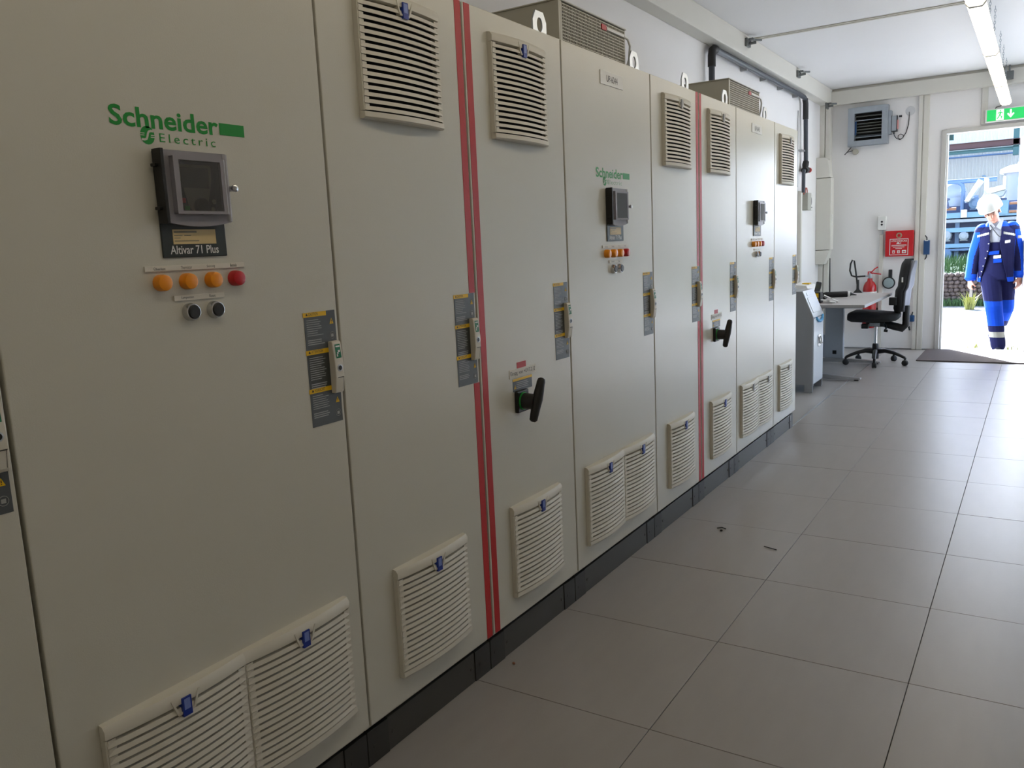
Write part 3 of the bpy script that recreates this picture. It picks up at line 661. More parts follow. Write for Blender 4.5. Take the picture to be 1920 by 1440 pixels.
sk = thing('wall_socket', (-0.17, YE - 0.055, 1.40), 'pale surface mounted twin socket box on the end wall above the conduit', 'socket')
MB().box(0, 0.09, 0, 0.055, 0, 0.155).build('case', WHT, sk, bevel=0.006)
for z in (0.062, 0.095): MB().lathe([(0.012, -0.002), (0.012, 0.002)], (0.045, 0, z), 1, 14).build('outlet', BLK, sk)
MB().lathe([(0.008, -0.045), (0.011, 0.0)], (0.055, 0.03, 0), 2, 10).build('cable_gland', GALV, sk)
tag(MB().box(-0.150, -0.108, YE - 0.03, YE, 0.012, 1.345).build('cable_conduit', TRIMW, bevel=0.003), 'cream cable conduit running down the end wall below the twin socket', 'conduit')

fb = thing('fire_blanket_box', (-0.08, YE - 0.075, 1.09), 'red wall box lettered LÖSCHDECKE on the end wall', 'fire blanket')
MB().box(0, 0.297, 0, 0.075, 0, 0.295).build('case', REDP, fb, bevel=0.006)
fr = MB()
for a in ((0.048, 0.245, 0.016, 0.022), (0.048, 0.245, 0.196, 0.202), (0.048, 0.054, 0.022, 0.196), (0.239, 0.245, 0.022, 0.196)): fr.box(a[0], a[1], -0.0015, 0, a[2], a[3])
fr.build('label_frame', WHT, fb)
ob('box_lettering', text_mesh('LÖSCHDECKE', WHT, 0.062, 0.231, 0.168, 0.190, plane='y', d=0.0015, bold=0.02), fb)
pm = MB()
pm.prism([(0.118, 0.142), (0.158, 0.142), (0.146, 0.162), (0.130, 0.162)], 1, -0.0012, 0).box(0.162, 0.168, -0.0012, 0, 0.142, 0.162)
for z, a, b in ((0.128, 0.068, 0.226), (0.118, 0.066, 0.228), (0.104, 0.085, 0.205), (0.088, 0.11, 0.18)): pm.box(a, b, -0.0012, 0, z, z + 0.0045)
for a in (0.078, 0.13, 0.18):
    wd = 0.045 if a > 0.17 else 0.028
    pm.box(a, a + wd, -0.0012, 0, 0.036, 0.070)
pm.build('box_print', WHT, fb)
px_ = MB(); px_.box(0.084, 0.099, -0.002, -0.0012, 0.044, 0.058).box(0.141, 0.147, -0.002, -0.0012, 0.042, 0.066).box(0.190, 0.216, -0.002, -0.0012, 0.046, 0.058); px_.build('box_symbol', REDP, fb)
MB().lathe([(0.031, -0.004), (0.031, 0)], (0.146, 0, 0.240), 1, 24).build('seal_disc', mat('seal_grey', (150, 140, 112), 0.5), fb)
MB().lathe([(0.017, -0.006), (0.017, -0.004)], (0.146, 0, 0.240), 1, 18).box(0.142, 0.150, -0.007, -0.004, 0.218, 0.262).build('seal_tab', REDP, fb)

b1 = thing('cable_connector', (0.322, YE - 0.06, 1.10), 'blue cable connector box with short black cables by the open door', 'connector')
MB().box(0, 0.062, 0, 0.04, 0, 0.160).box(-0.001, 0.063, -0.001, 0.04, 0.078, 0.082).build('case', BOXB, b1, bevel=0.006)
MB().box(0.016, 0.046, -0.002, 0.02, 0.153, 0.162).build('white_clip', WHT, b1)
MB().tube([(0.031, 0.02, 0.16), (0.030, 0.025, 0.19), (0.012, 0.035, 0.215), (-0.010, 0.05, 0.225)], 0.0065, 8).tube([(0.031, 0.02, 0.0), (0.030, 0.025, -0.03), (0.016, 0.035, -0.052), (-0.008, 0.05, -0.06)], 0.0065, 8).build('cable', BLK, b1, smooth=1)
b2 = thing('plug_connector', (0.185, YE - 0.06, 0.33), 'small blue plug connector low on the end wall behind the office chair', 'connector')
MB().box(0, 0.065, 0, 0.05, 0, 0.075).build('case', BOXB, b2, bevel=0.008)
MB().tube([(0.035, 0.03, 0.075), (0.045, 0.035, 0.11), (0.07, 0.05, 0.13)], 0.007, 8).build('cable', BLK, b2, smooth=1)
MB().tube([(-0.03, 0.01, 0.0), (0.0, 0.0, -0.02), (0.012, 0.0, -0.06), (0.02, 0.0, -0.10)], [0.004, 0.008, 0.012, 0.009], 8).build('plug', BLK, b2, smooth=1)

fe = thing('fire_extinguisher', (-0.232, YE - 0.10, 0.26), 'red fire extinguisher with black hose hung on the end wall', 'fire extinguisher')
MB().lathe([(0.060, 0), (0.074, 0.012), (0.076, 0.06), (0.076, 0.46), (0.070, 0.50), (0.052, 0.535), (0.030, 0.555), (0.026, 0.585)], (0, 0, 0), 2, 28).build('cylinder', EXTR, fe, smooth=0.7)
MB().lathe([(0.0768, 0.36), (0.0768, 0.43)], (0, 0, 0), 2, 28).build('label_band', WHT, fe, smooth=0.7)
MB().lathe([(0.017, 0.585), (0.020, 0.60), (0.020, 0.632), (0.012, 0.645)], (0, 0, 0), 2, 14).cyl((0, 0, 0.612), (-0.05, -0.005, 0.612), 0.009).build('valve', GALV, fe, smooth=0.7)
MB().tube([(-0.02, 0, 0.625), (0.01, 0, 0.65), (0.05, 0, 0.695), (0.085, 0, 0.715)], 0.007, 8).tube([(-0.01, 0, 0.635), (0.03, 0, 0.645), (0.12, 0, 0.630)], 0.007, 8).tube([(-0.02, 0, 0.61), (-0.02, 0, 0.66), (0.02, 0, 0.66)], 0.008, 8).build('lever', REDP, fe, smooth=0.8)
MB().tube([(-0.05, -0.005, 0.612), (-0.10, -0.01, 0.610), (-0.15, -0.015, 0.605), (-0.20, -0.02, 0.62), (-0.222, -0.02, 0.68), (-0.215, -0.02, 0.76), (-0.195, -0.02, 0.805), (-0.175, -0.02, 0.795), (-0.16, -0.02, 0.70), (-0.145, -0.025, 0.60), (-0.135, -0.03, 0.52)], 0.0095, 10).build('hose', RUB, fe, smooth=1)
MB().tube([(-0.128, -0.03, 0.57), (-0.128, -0.03, 0.46), (-0.128, -0.03, 0.445), (-0.128, -0.03, 0.415)], [0.014, 0.016, 0.030, 0.055], 14).build('discharge_horn', RUB, fe, smooth=0.8)
MB().box(-0.03, 0.03, 0.07, 0.10, 0.44, 0.54).box(-0.08, 0.08, 0.078, 0.1, 0.2, 0.23).build('wall_bracket', RUB, fe)
hl = thing('inspection_lamp', (-0.035, YE - 0.05, 0.785), 'round black rimmed hand lamp hanging behind the office chair back', 'lamp')
MB().tube([(0.062 * math.cos(t), 0, 0.062 * math.sin(t)) for t in [2 * PI * i / 24 for i in range(24)]], 0.009, 8, closed=True).build('rim', RUB, hl, smooth=1)
MB().lathe([(0.058, -0.004), (0.056, -0.010), (0.03, -0.016)], (0, 0, 0), 1, 24).lathe([(0.056, 0.0), (0.05, 0.05)], (0, 0, 0), 1, 20).build('lens', mat('lens_glass', (150, 166, 168), 0.12, coat=0.4), hl, smooth=0.8)
MB().box(-0.004, 0.036, -0.012, 0.02, 0.055, 0.155).build('handle', RUB, hl, bevel=0.006)

# cable cover on the left wall in the corner
tr = thing('cable_cover', (XL, 10.40, 1.03), 'tall cream sheet metal cable cover in the far corner of the room', 'cable cover')
MB().box(0, 0.172, 0, 0.155, 0.17, 1.00).build('cover_body', TRIMW, tr, bevel=0.006)
MB().prism([(0, 1.006), (0.160, 1.006), (0.150, 1.09), (0.130, 1.20), (0.10, 1.235), (0, 1.24)], 1, 0, 0.15).build('top_hood', TRIMW, tr, bevel=0.006)
MB().prism([(0, 0.164), (0.165, 0.164), (0.10, 0.0), (0, 0.0)], 1, 0, 0.15).build('bottom_hood', TRIMW, tr, bevel=0.006)
MB().box(0.172, 0.178, 0.04, 0.07, 0.45, 0.58).build('latch', WHT, tr)

# pipe on the left wall
pp = thing('compressed_air_pipe', (-0.765, 6.55, 0), 'dark grey pipe along the left wall under the ceiling beam, dropping at both ends', 'pipe')
a1 = [(0, 0, 1.2), (0, 0, 2.78)] + [(0, 0.06 - 0.06 * math.cos(t), 2.78 + 0.06 * math.sin(t)) for t in (0.5, 1.0)] + [(0, 0.06, 2.84), (0, 2.98, 2.84)]
a1 += [(0, 2.98 + 0.08 * math.sin(t), 2.76 + 0.08 * math.cos(t)) for t in (0.5, 1.0)] + [(0, 3.06, 2.76), (0, 3.10, 2.17)]
MB().tube(a1, 0.024, 12).build('pipe', PIPE, pp, smooth=0.9)
MB().tube([(0, 0, 2.70), (0, 0, 2.78), (0, 0.02, 2.825), (0, 0.06, 2.84), (0, 0.10, 2.84)], 0.031, 12).build('pipe_fitting', RUB, pp, smooth=1)
MB().tube([(0, 3.03, 2.825), (0, 3.058, 2.78), (0, 3.06, 2.70), (0, 3.062, 2.62)], 0.030, 12).build('pipe_fitting', RUB, pp, smooth=1)
for y in (0.9, 1.5, 2.1, 2.7): MB().box(-0.054, 0.005, y, y + 0.03, 2.805, 2.835).build('pipe_clip', ALU, pp)
MB().tube([(0, 3.10, 2.17), (0, 3.08, 2.14), (0, 3.06, 2.10)], [0.034, 0.036, 0.03], 12).tube([(0, 3.14, 2.09), (0, 3.03, 2.08)], 0.036, 12).build('ball_valve', RUB, pp, smooth=0.8)
MB().cyl((0.0, 3.14, 2.09), (0.01, 3.24, 2.09), 0.018).cyl((0.01, 3.20, 2.09), (0.011, 3.215, 2.09), 0.028).build('valve_knob', mat('valve_red', (206, 92, 90), 0.45), pp)
MB().tube([(0, 3.02, 2.08), (0.0, 3.0, 2.05), (0, 3.0, 1.84)], 0.020, 12).build('drop_pipe', PIPE, pp, smooth=0.9)
MB().tube([(-0.045, 2.92, 2.7), (-0.045, 2.92, 1.9)], 0.006, 8).box(-0.054, 0.0, 2.90, 3.10, 2.28, 2.295).build('tracing_line', ALU, pp)
bx = thing('air_regulator_box', (XL, 9.68, 1.655), 'small grey and white box with red hoses on the left wall below the pipe valve', 'control box')
MB().box(0, 0.075, 0, 0.16, 0, 0.19).build('case', mat('box_grey', (170, 170, 160), 0.5), bx, bevel=0.005)
MB().box(0, 0.04, 0.165, 0.40, 0.005, 0.18, 0).build('notice', WHT, bx, bevel=0.003)
nm = MB(); nm.box(0.04, 0.041, 0.22, 0.36, 0.03, 0.042).prism([(0.305 + 0.03 * math.cos(t), 0.105 + 0.045 * math.sin(t)) for t in [2 * PI * i / 14 for i in range(14)]], 0, 0.04, 0.041)
nm.build('notice_print', LBL, bx)
for y0, y1 in ((0.0, 0.05), (0.07, 0.15)):
    MB().tube([(0.03, y0, 0.17), (0.03, y0, 0.22), (0.03, y0 + 0.02, 0.245), (0.03, y1 - 0.02, 0.245), (0.03, y1, 0.22), (0.03, y1, 0.17)], 0.006, 8).build('red_hose', mat('hose_red', (176, 84, 74), 0.5) if y0 == 0 else bpy.data.materials['hose_red'], bx, smooth=1)
tag(MB().box(XL, XL + 0.04, 9.52, 9.57, 0.0, 1.86).build('cable_duct', TRIMW, bevel=0.003), 'narrow cream cable duct on the left wall beside the regulator box', 'duct')
for (y, lab) in ((7.24, 'steel beam clamp at the end of the ceiling joint strip'), (8.97, 'steel beam clamp on the left ceiling beam, farther along from the joint strip'), (10.30, 'steel beam clamp at the top of the far corner column')):
    c_ = thing('beam_clamp', (-0.70, y, 2.985 if y < 10 else 2.83), lab, 'clamp', 'steel clamps on the left beam')
    MB().box(0, 0.022, -0.05, 0.05, -0.035, 0.03).box(0.022, 0.06, -0.02, 0.05, 0.018, 0.03).build('clamp_plate', CLAMP, c_, bevel=0.003)
    MB().cyl((0.022, 0.0, -0.01), (0.075, 0.02, -0.005), 0.012).cyl((0.04, 0.05, 0.025), (0.09, 0.12, 0.027), 0.009).build('clamp_bolt', CLAMP, c_)
tag(MB().box(1.05, 1.13, YE - 0.16, YE - 0.09, 2.905, 2.985).cyl((1.09, YE - 0.125, 2.985), (1.09, YE - 0.125, ZC), 0.008).build('junction_box', CLAMP, bevel=0.004), 'small grey junction box on the end beam beside the last strip lamp', 'junction box')

tag(MB().box(0.385, 1.62, 9.69, 10.655, 0.0005, 0.014).build('door_mat', MATT, bevel=0.004), 'dark brown entrance mat on the floor inside the open door', 'mat')

# ------------------------------------------------------------------ console next to the cabinets
cs = thing('operator_console', (-0.62, 7.48, 0), 'grey metal console with sloped top standing just beyond the row of cabinets', 'console')
D_ = 0.395
cb = MB().prism([(0, 0.07), (0.36, 0.07), (0.36, 0.0), (0.43, 0.0), (0.43, 0.665), (0.335, 0.895), (0, 0.895)], 1, 0, 0.02)
cb.prism([(0, 0.07), (0.43, 0.07), (0.43, 0.665), (0.335, 0.895), (0, 0.895)], 1, 0.02, D_ - 0.02)
cb.prism([(0, 0.07), (0.36, 0.07), (0.36, 0.0), (0.43, 0.0), (0.43, 0.665), (0.335, 0.895), (0, 0.895)], 1, D_ - 0.02, D_)
cb.build('body', SHRD, cs, bevel=0.003)
MB().box(0.430, 0.436, 0.012, D_ - 0.012, 0.08, 0.655).build('front_door', SHRL, cs, bevel=0.002)
sd = (0.335 - 0.43, 0.895 - 0.665); ln = math.hypot(*sd); nx, nz = 0.230 / ln, 0.095 / ln
def slope(a, b, h0, h1):
    P = lambda t, h: (0.43 + sd[0] * t + nx * h, 0.665 + sd[1] * t + nz * h)
    return [P(a, h0), P(b, h0), P(b, h1), P(a, h1)]
MB().prism(slope(0.0, 1.0, 0.0, 0.006), 1, 0.0, D_).build('sloped_lid', SHRL, cs, bevel=0.002)
MB().prism(slope(0.16, 0.74, 0.006, 0.010), 1, 0.05, D_ - 0.05).build('lid_panel', SHRL, cs, bevel=0.002)
MB().prism(slope(0.80, 0.92, 0.006, 0.009), 1, 0.08, D_ - 0.08).build('lid_slot', SHRL, cs)
MB().tube([(0.437, 0.10, 0.655), (0.448, 0.14, 0.628), (0.45, 0.21, 0.620), (0.448, 0.28, 0.632), (0.437, 0.34, 0.662)], 0.012, 8).build('blue_grip', mat('grip_blue', (86, 164, 214), 0.35), cs, smooth=1)
MB().box(0.436, 0.442, 0.17, 0.27, 0.395, 0.50).tube([(0.445, 0.19, 0.48), (0.455, 0.19, 0.42), (0.455, 0.25, 0.42), (0.445, 0.25, 0.48)], 0.007, 8).build('door_handle', CHR, cs, bevel=0.002)

# ------------------------------------------------------------------ desk
dk = thing('desk', (-0.66, 7.882, 0), 'light grey office desk along the left wall at the far end of the room', 'desk')
MB().box(0, 0.82, 0, 1.62, 0.718, 0.745).build('desk_top', DESK, dk, bevel=0.003)
MB().box(0, 0.8205, -0.0015, 0.0, 0.7185, 0.7445).box(0.82, 0.8215, 0, 1.62, 0.7185, 0.7445).build('edge_band', DESKE, dk)
for y in (0.37, 1.50):
    px0 = 0.13 if y < 1 else 0.185
    g_ = MB().box(px0, px0 + 0.185, y - 0.035, y + 0.035, 0.055, 0.70).build('pedestal', DSKM, dk, bevel=0.004)
    MB().prism([(0.02, 0.012), (0.74, 0.012), (0.74, 0.030), (0.40, 0.055), (0.02, 0.055)], 1, y - 0.03, y + 0.03).build('foot', ALU, g_, bevel=0.004)
    MB().box(0.06, 0.74, y - 0.03, y + 0.03, 0.685, 0.718).build('top_arm', DSKM, g_)
    MB().lathe([(0.022, 0), (0.018, 0.012)], (0.70, y, 0), 2, 12).lathe([(0.022, 0), (0.018, 0.012)], (0.06, y, 0), 2, 12).build('glide', RUB, g_)
    MB().box(px0 + 0.08, px0 + 0.12, y - 0.037, y - 0.035, 0.10, 0.14).build('cable_hole', DARK, g_)  # dark plate in place of a shaded hole
MB().box(0.10, 0.14, 0.38, 1.48, 0.62, 0.70).build('cross_rail', DSKM, dk)
tag(MB().box(-0.74, -0.50, 9.50, 9.68, 0.0, 0.285).box(-0.735, -0.505, 9.505, 9.675, 0.285, 0.29).build('storage_box', DSKM, bevel=0.005), 'low blue-grey box on the floor behind the desk leg', 'box')
ps = thing('signal_flag', (-0.485, 9.60, 0.29), 'thin black pole with red foot standing upright behind the desk', 'pole')
MB().tube([(0, 0, 0.02), (0.0, 0.0, 0.40), (-0.005, 0.01, 0.83)], [0.011, 0.010, 0.005], 8).build('pole', RUB, ps, smooth=1)
MB().box(-0.03, 0.05, -0.02, 0.02, 0, 0.06).build('red_foot', mat('foot_red', (110, 34, 34), 0.5), ps, bevel=0.004)
for x, lab in ((-0.425, 'pale upright tube behind the desk, right of the black pole'), (-0.535, 'pale upright tube behind the desk, left of the black pole')):
    tag(MB().cyl((x, 9.62, 0.29), (x, 9.63, 0.70), 0.018).build('plastic_tube', TRIMW, smooth=0.8), lab, 'tube', 'pale tubes behind the desk')

# things on the desk
ZD = 0.745
ph = thing('cordless_phone', (-0.395, 8.62, ZD), 'black cordless phone standing in its charger on the desk', 'phone')
MB().prism([(-0.045, 0), (0.075, 0), (0.075, 0.016), (0.03, 0.034), (-0.045, 0.040)], 1, -0.035, 0.035).build('charger', BLK, ph, bevel=0.004)
o = MB().box(-0.026, 0.026, -0.015, 0.015, 0, 0.155).build('handset', mat('phone_grey', (62, 64, 66), 0.35), ph, bevel=0.008, loc=(-0.025, 0, 0.02)); o.rotation_euler = (0, 0.22, 0)
o2 = MB().box(-0.018, 0.018, -0.0165, -0.015, 0.09, 0.13).box(0.0265, 0.0275, -0.011, 0.011, 0.085, 0.135).build('phone_screen', SCR, o)
um = thing('black_tube_case', (-0.37, 8.86, ZD), 'long black tube case with white band and pointed tip lying on the desk', 'case')
MB().tube([(-0.03, 0, 0.028), (0.0, 0, 0.028), (0.20, 0.03, 0.030), (0.205, 0.031, 0.030)], [0.020, 0.028, 0.029, 0.020], 14).build('tube', BLK, um, smooth=0.8)
MB().tube([(0.205, 0.031, 0.030), (0.225, 0.034, 0.030)], 0.026, 14).build('white_band', WHT, um, smooth=0.8)
MB().tube([(0.225, 0.034, 0.030), (0.24, 0.036, 0.028), (0.285, 0.042, 0.02)], [0.022, 0.012, 0.004], 12).build('tip', RUB, um, smooth=0.8)
ld = thing('tool_case', (-0.348, 8.10, ZD), 'black and yellow tool case on the near end of the desk beside the papers', 'tool case')
MB().box(0, 0.080, 0.0, 0.10, 0.0, 0.098, 0).build('case', YEL, ld, bevel=0.003)
MB().box(-0.004, 0.070, -0.003, 0.103, 0.042, 0.052).box(-0.004, 0.070, -0.003, 0.103, 0.092, 0.101).box(0.070, 0.086, -0.003, 0.103, 0, 0.101).build('band', BLK, ld, bevel=0.002)
MB().lathe([(0.014, 0.0), (0.014, 0.118), (0.012, 0.122)], (-0.02, 0.05, 0), 2, 12).build('knob', RUB, ld)
for k, (dx, rz) in enumerate(((0.0, 0.25), (0.02, 0.45))):
    m = MB(); n = 6
    for i in range(n):
        a, b = i / n, (i + 1) / n
        za = 0.062 * (1 - a) * (1 if k else 0.45) + 0.002; zb = 0.062 * (1 - b) * (1 if k else 0.45) + 0.002
        m.prism([(0.13 * a, za), (0.13 * b, zb), (0.13 * b, zb + 0.004), (0.13 * a, za + 0.004)], 1, 0, 0.10)
    o = m.build('brochure', WHT, loc=(-0.258 + dx * 0.3, 8.08 + 0.11 * k, ZD), smooth=1); o.rotation_euler = (0, 0, rz * 0.4)
    tag(o, 'curled white brochure %s the black and yellow tool case on the desk' % ('lying flatter beside' if k == 0 else 'lifting up behind'), 'paper', 'brochures on the desk')
wb = thing('document_tray', (-0.645, 8.55, ZD), 'white ribbed document tray on the desk behind the console', 'tray')
MB().prism([(0, 0), (0.19, 0), (0.19, 0.055), (0.15, 0.14), (0, 0.155)], 1, 0, 0.36).build('tray_body', WHT, wb, bevel=0.004)
for k in range(7): MB().box(0.015 + 0.024 * k, 0.025 + 0.024 * k, -0.006, 0.0, 0.01, 0.055).build('rib', OFFW, wb)
tag(MB().box(-0.57, -0.50, 8.70, 8.78, 0.892, 0.902).build('sticky_note_block', YEL), 'yellow note block on top of the white document tray', 'note block')

# ------------------------------------------------------------------ office chair
ch = thing('office_chair', (0.03, 9.38, 0), 'black five-castor office chair with tall backrest facing the desk', 'chair')
MB().lathe([(0.034, 0.06), (0.034, 0.085), (0.032, 0.20), (0.030, 0.215), (0.026, 0.22)], n=20).build('hub', BLK, ch, smooth=0.7)
MB().lathe([(0.015, 0.21), (0.015, 0.43)], n=16).build('gas_lift', CHR, ch, smooth=0.7)
for k, deg in enumerate((-83, -11, 61, 133, 205)):
    a = math.radians(deg); ca, sa = math.cos(a), math.sin(a)
    P = lambda r, z: (r * ca, r * sa, z)
    lg = MB().tube([P(0.02, 0.135), P(0.10, 0.145), P(0.18, 0.130), P(0.25, 0.105), P(0.30, 0.082)], [0.026, 0.022, 0.019, 0.017, 0.014], 10).build('base_leg', BLK, ch, smooth=0.9)
    c_ = Vector(P(0.30, 0.0)); t = Vector((-sa, ca, 0))
    m = MB()
    for s_ in (-1, 1):
        pr_ = [(0.020, 0.0), (0.030, 0.004), (0.030, 0.016), (0.024, 0.022)]
        m.tube([c_ + Vector((0, 0, 0.030)) + t * s_ * h for _, h in pr_], [r for r, _ in pr_], 16)
    m.tube([c_ + Vector((0, 0, 0.05)), c_ + Vector((0, 0, 0.085))], 0.012, 10).build('castor', RUB, lg, smooth=0.8)
sm = MB(); n = 12
prof = [(-0.26, 0.500, 0.535), (-0.255, 0.470, 0.552), (-0.22, 0.455, 0.568), (-0.12, 0.452, 0.572), (0.02, 0.455, 0.560), (0.14, 0.458, 0.552), (0.20, 0.468, 0.548), (0.222, 0.490, 0.535)]
for i, (x, za, zb) in enumerate(prof):
    hw = (0.14, 0.19, 0.225, 0.24, 0.24, 0.22, 0.19, 0.14)[i]
    for j in range(16):
        t = 2 * PI * j / 16
        sx = math.copysign(abs(math.cos(t)) ** 0.5, math.cos(t)); sz = math.copysign(abs(math.sin(t)) ** 0.6, math.sin(t))
        sm.v.append((x, hw * sx, (za + zb) / 2 + (zb - za) / 2 * sz))
for i in range(len(prof) - 1):
    for j in range(16):
        a, b = i * 16 + j, i * 16 + (j + 1) % 16; sm.f.append((a, b, b + 16, a + 16)); sm.m.append(0)
sm.f.append(tuple(range(16))); sm.m.append(0); sm.f.append(tuple((len(prof) - 1) * 16 + 15 - j for j in range(16))); sm.m.append(0)
sm.build('seat', FAB, ch, smooth=1)
MB().box(-0.09, 0.09, -0.09, 0.09, 0.405, 0.452).box(-0.12, -0.05, -0.16, -0.10, 0.39, 0.44).build('mechanism', BLK, ch, bevel=0.008)
MB().box(-0.05, 0.05, -0.105, -0.09, 0.412, 0.446).build('mechanism_plate', GALV, ch)
MB().tube([(0.10, -0.10, 0.43), (0.12, -0.14, 0.40), (0.11, -0.15, 0.375)], 0.010, 8).cyl((0.10, -0.15, 0.375), (0.135, -0.15, 0.37), 0.014).build('adjust_lever', BLK, ch, smooth=1)
MB().tube([(0.08, 0, 0.43), (0.17, 0, 0.405), (0.25, 0, 0.385), (0.285, 0, 0.42), (0.285, 0, 0.52), (0.29, 0, 0.62)], [0.036, 0.04, 0.042, 0.036, 0.034, 0.03], 12).build('back_arm', BLK, ch, smooth=1)
def back_pad(name, m, off, th, hw, z0, z1, par):
    q = MB(); N = 12
    for i in range(N + 1):
        t = i / N; z = z0 + (z1 - z0) * t
        x = 0.205 + 0.10 * (t ** 1.6) + 0.05 * math.sin(PI * (1 - t) * 0.9) * (1 - t) - 0.020 * math.sin(PI * t) * (t < 0.5) + off
        h = hw * (0.72 + 0.28 * math.sin(PI * min(1, t * 1.1) ** 0.8)) * (1 if 0 < i < N else 0.6); T = th * (1 if 0 < i < N else 0.45)
        for j in range(16):
            an = 2 * PI * j / 16
            sx = math.copysign(abs(math.cos(an)) ** 0.5, math.cos(an)); sz = math.copysign(abs(math.sin(an)) ** 0.6, math.sin(an))
            q.v.append((x + T * sz - 0.05 * (1 - sx * sx) + 0.05 * (0 if False else 1) - 0.03, h * sx, z))
    for i in range(N):
        for j in range(16):
            a, b = i * 16 + j, i * 16 + (j + 1) % 16; q.f.append((a, b, b + 16, a + 16)); q.m.append(0)
    q.f.append(tuple(range(16))); q.m.append(0); q.f.append(tuple(N * 16 + 15 - j for j in range(16))); q.m.append(0)
    return q.build(name, m, par, smooth=1)
bk = back_pad('backrest', FAB, 0.0, 0.034, 0.215, 0.545, 1.095, ch)
back_pad('back_shell', SHELLG, 0.040, 0.018, 0.200, 0.560, 1.075, ch)
MB().box(0.15, 0.22, -0.235, -0.20, 0.64, 0.72).build('back_knob', BLK, ch, bevel=0.006)
MB().box(0.262, 0.275, -0.232, -0.222, 0.87, 0.92).build('chair_tag', WHT, ch)

# small litter on the floor
tag(MB().tube([(0.47, 3.585, 0.003), (0.50, 3.572, 0.004), (0.53, 3.565, 0.003)], 0.0022, 6).build('wire_offcut', RUB), 'short dark wire offcut on the floor tiles in front of the UP-6044 cabinet', 'wire')
tag(MB().tube([(0.205, 3.73, 0.004), (0.225, 3.745, 0.005), (0.245, 3.735, 0.004)], 0.003, 6).ball((0.235, 3.70, 0.006), 0.007, 0.005, 0.005).build('cable_clip', RUB), 'tiny dark cable clip lying on the floor tiles by the joint', 'clip')
tag(MB().ball((0.032, 2.16, 0.004), 0.006, 0.004, 0.004, 8, 5).build('crumb', RUST), 'tiny orange-brown crumb on the floor near the red taped cabinets', 'crumb')

# ------------------------------------------------------------------ outside
fc = MB(); x = -16.0; prev = None
while x < 14:
    for dx, dy in ((0, 0), (0.035, 0), (0.05, 0.016), (0.085, 0.016)):
        cur = (x + dx, 32 + dy)
        if prev: fc.face([(prev[0], prev[1], -0.1), (cur[0], cur[1], -0.1), (cur[0], cur[1], 4.15), (prev[0], prev[1], 4.15)])
        if prev: fc.face([(prev[0], prev[1], 4.15), (cur[0], cur[1], 4.15), (cur[0], cur[1], 6.0), (prev[0], prev[1], 6.0)], 1)
        prev = cur
    x += 0.1
hl_ = fc.build('facade', [FACA, FACB]); hl_['kind'] = 'structure'; hl_.name = 'wall_hall'
tag(MB().box(-16, 0.9, 29.9, 30.0, 3.80, 3.98).box(-16, 0.9, 29.85, 30.1, 3.965, 3.98).box(-16, 0.9, 29.85, 30.1, 3.80, 3.815).build('steel_beam', STBR), 'dark brown horizontal steel beam across the hall front outside', 'beam')
tag(MB().box(-16, 0.75, 29.95, 30.05, 3.66, 3.745).box(-16, 0.75, 29.9, 30.1, 3.745, 3.765).box(-1.42, -1.32, 29.9, 30.1, 3.66, 4.6).box(0.60, 0.75, 29.9, 30.1, 3.5, 4.7).build('teal_beam', STTE), 'teal horizontal steel beam just below the brown one outside', 'beam')
tag(MB().tube([(-16, 31.8, 3.70), (0.62, 31.8, 3.70)], 0.028, 8).box(-3.0, -2.95, 31.78, 32.0, 3.68, 3.72).box(0.3, 0.35, 31.78, 32.0, 3.68, 3.72).build('thin_pipe', STBL, smooth=1), 'thin blue-grey pipe running along the pale hall front', 'pipe')
tag(MB().tube([(-0.28, 31.85, 3.05), (-0.20, 31.8, 3.05), (-0.18, 31.8, 2.95), (-0.18, 31.8, 2.2)], 0.02, 8).box(-0.2, -0.16, 31.78, 32.03, 2.4, 2.45).build('vent_pipe', STLB, smooth=1), 'small hooked pale blue pipe end against the hall front', 'pipe')
bp_ = thing('process_pipe', (0, 22, 0), 'thick blue-grey pipe with drop branch outside behind the worker', 'pipe')
MB().tube([(-4, 0, 2.445), (0.55, 0, 2.445)], 0.05, 14).build('main_pipe', STBL, bp_, smooth=0.8)
MB().tube([(-0.30, 0, 2.44), (-0.20, 0, 2.42), (-0.135, 0, 2.36), (-0.115, 0, 2.26), (-0.115, 0, 1.70)], 0.045, 14).lathe([(0.06, 2.20), (0.06, 2.215)], (-0.115, 0, 0), 2, 14).build('branch_pipe', STBL, bp_, smooth=0.8)
tag(MB().prism([(-0.05, 1.98), (0.04, 1.96), (0.31, 2.39), (0.22, 2.45)], 1, -0.15, 0.15).build('chute', MWHT, loc=(0, 21.6, 0), bevel=0.01), 'white slanting chute outside to the left of the worker helmet', 'chute')
hp = thing('feed_hopper', (0, 21.5, 0), 'white tray shaped hopper with upright stub outside behind the helmet', 'hopper')
MB().prism([(0.34, 2.20), (0.72, 2.27), (0.75, 2.17), (0.42, 2.09)], 1, -0.3, 0.3).build('tray', MWHT, hp, bevel=0.01)
MB().prism([(0.33, 1.80), (0.42, 1.80), (0.42, 2.44), (0.33, 2.46)], 1, -0.06, 0.06).prism([(0.18, 1.80), (0.28, 1.80), (0.44, 2.15), (0.36, 2.2)], 1, -0.05, 0.05).build('support', MWHT, hp, bevel=0.01)
MB().prism([(0.40, 2.08), (0.76, 2.16), (0.70, 2.04), (0.48, 2.0)], 1, -0.28, 0.28).build('underside', MGRY, hp)
tk = thing('storage_tank', (1.16, 23.2, -0.1), 'pale grey storage tank with flanged lid at the right of the doorway view', 'tank')
MB().lathe([(0.52, 0), (0.52, 2.70)], n=40).build('shell', MGRY, tk, smooth=0.7)
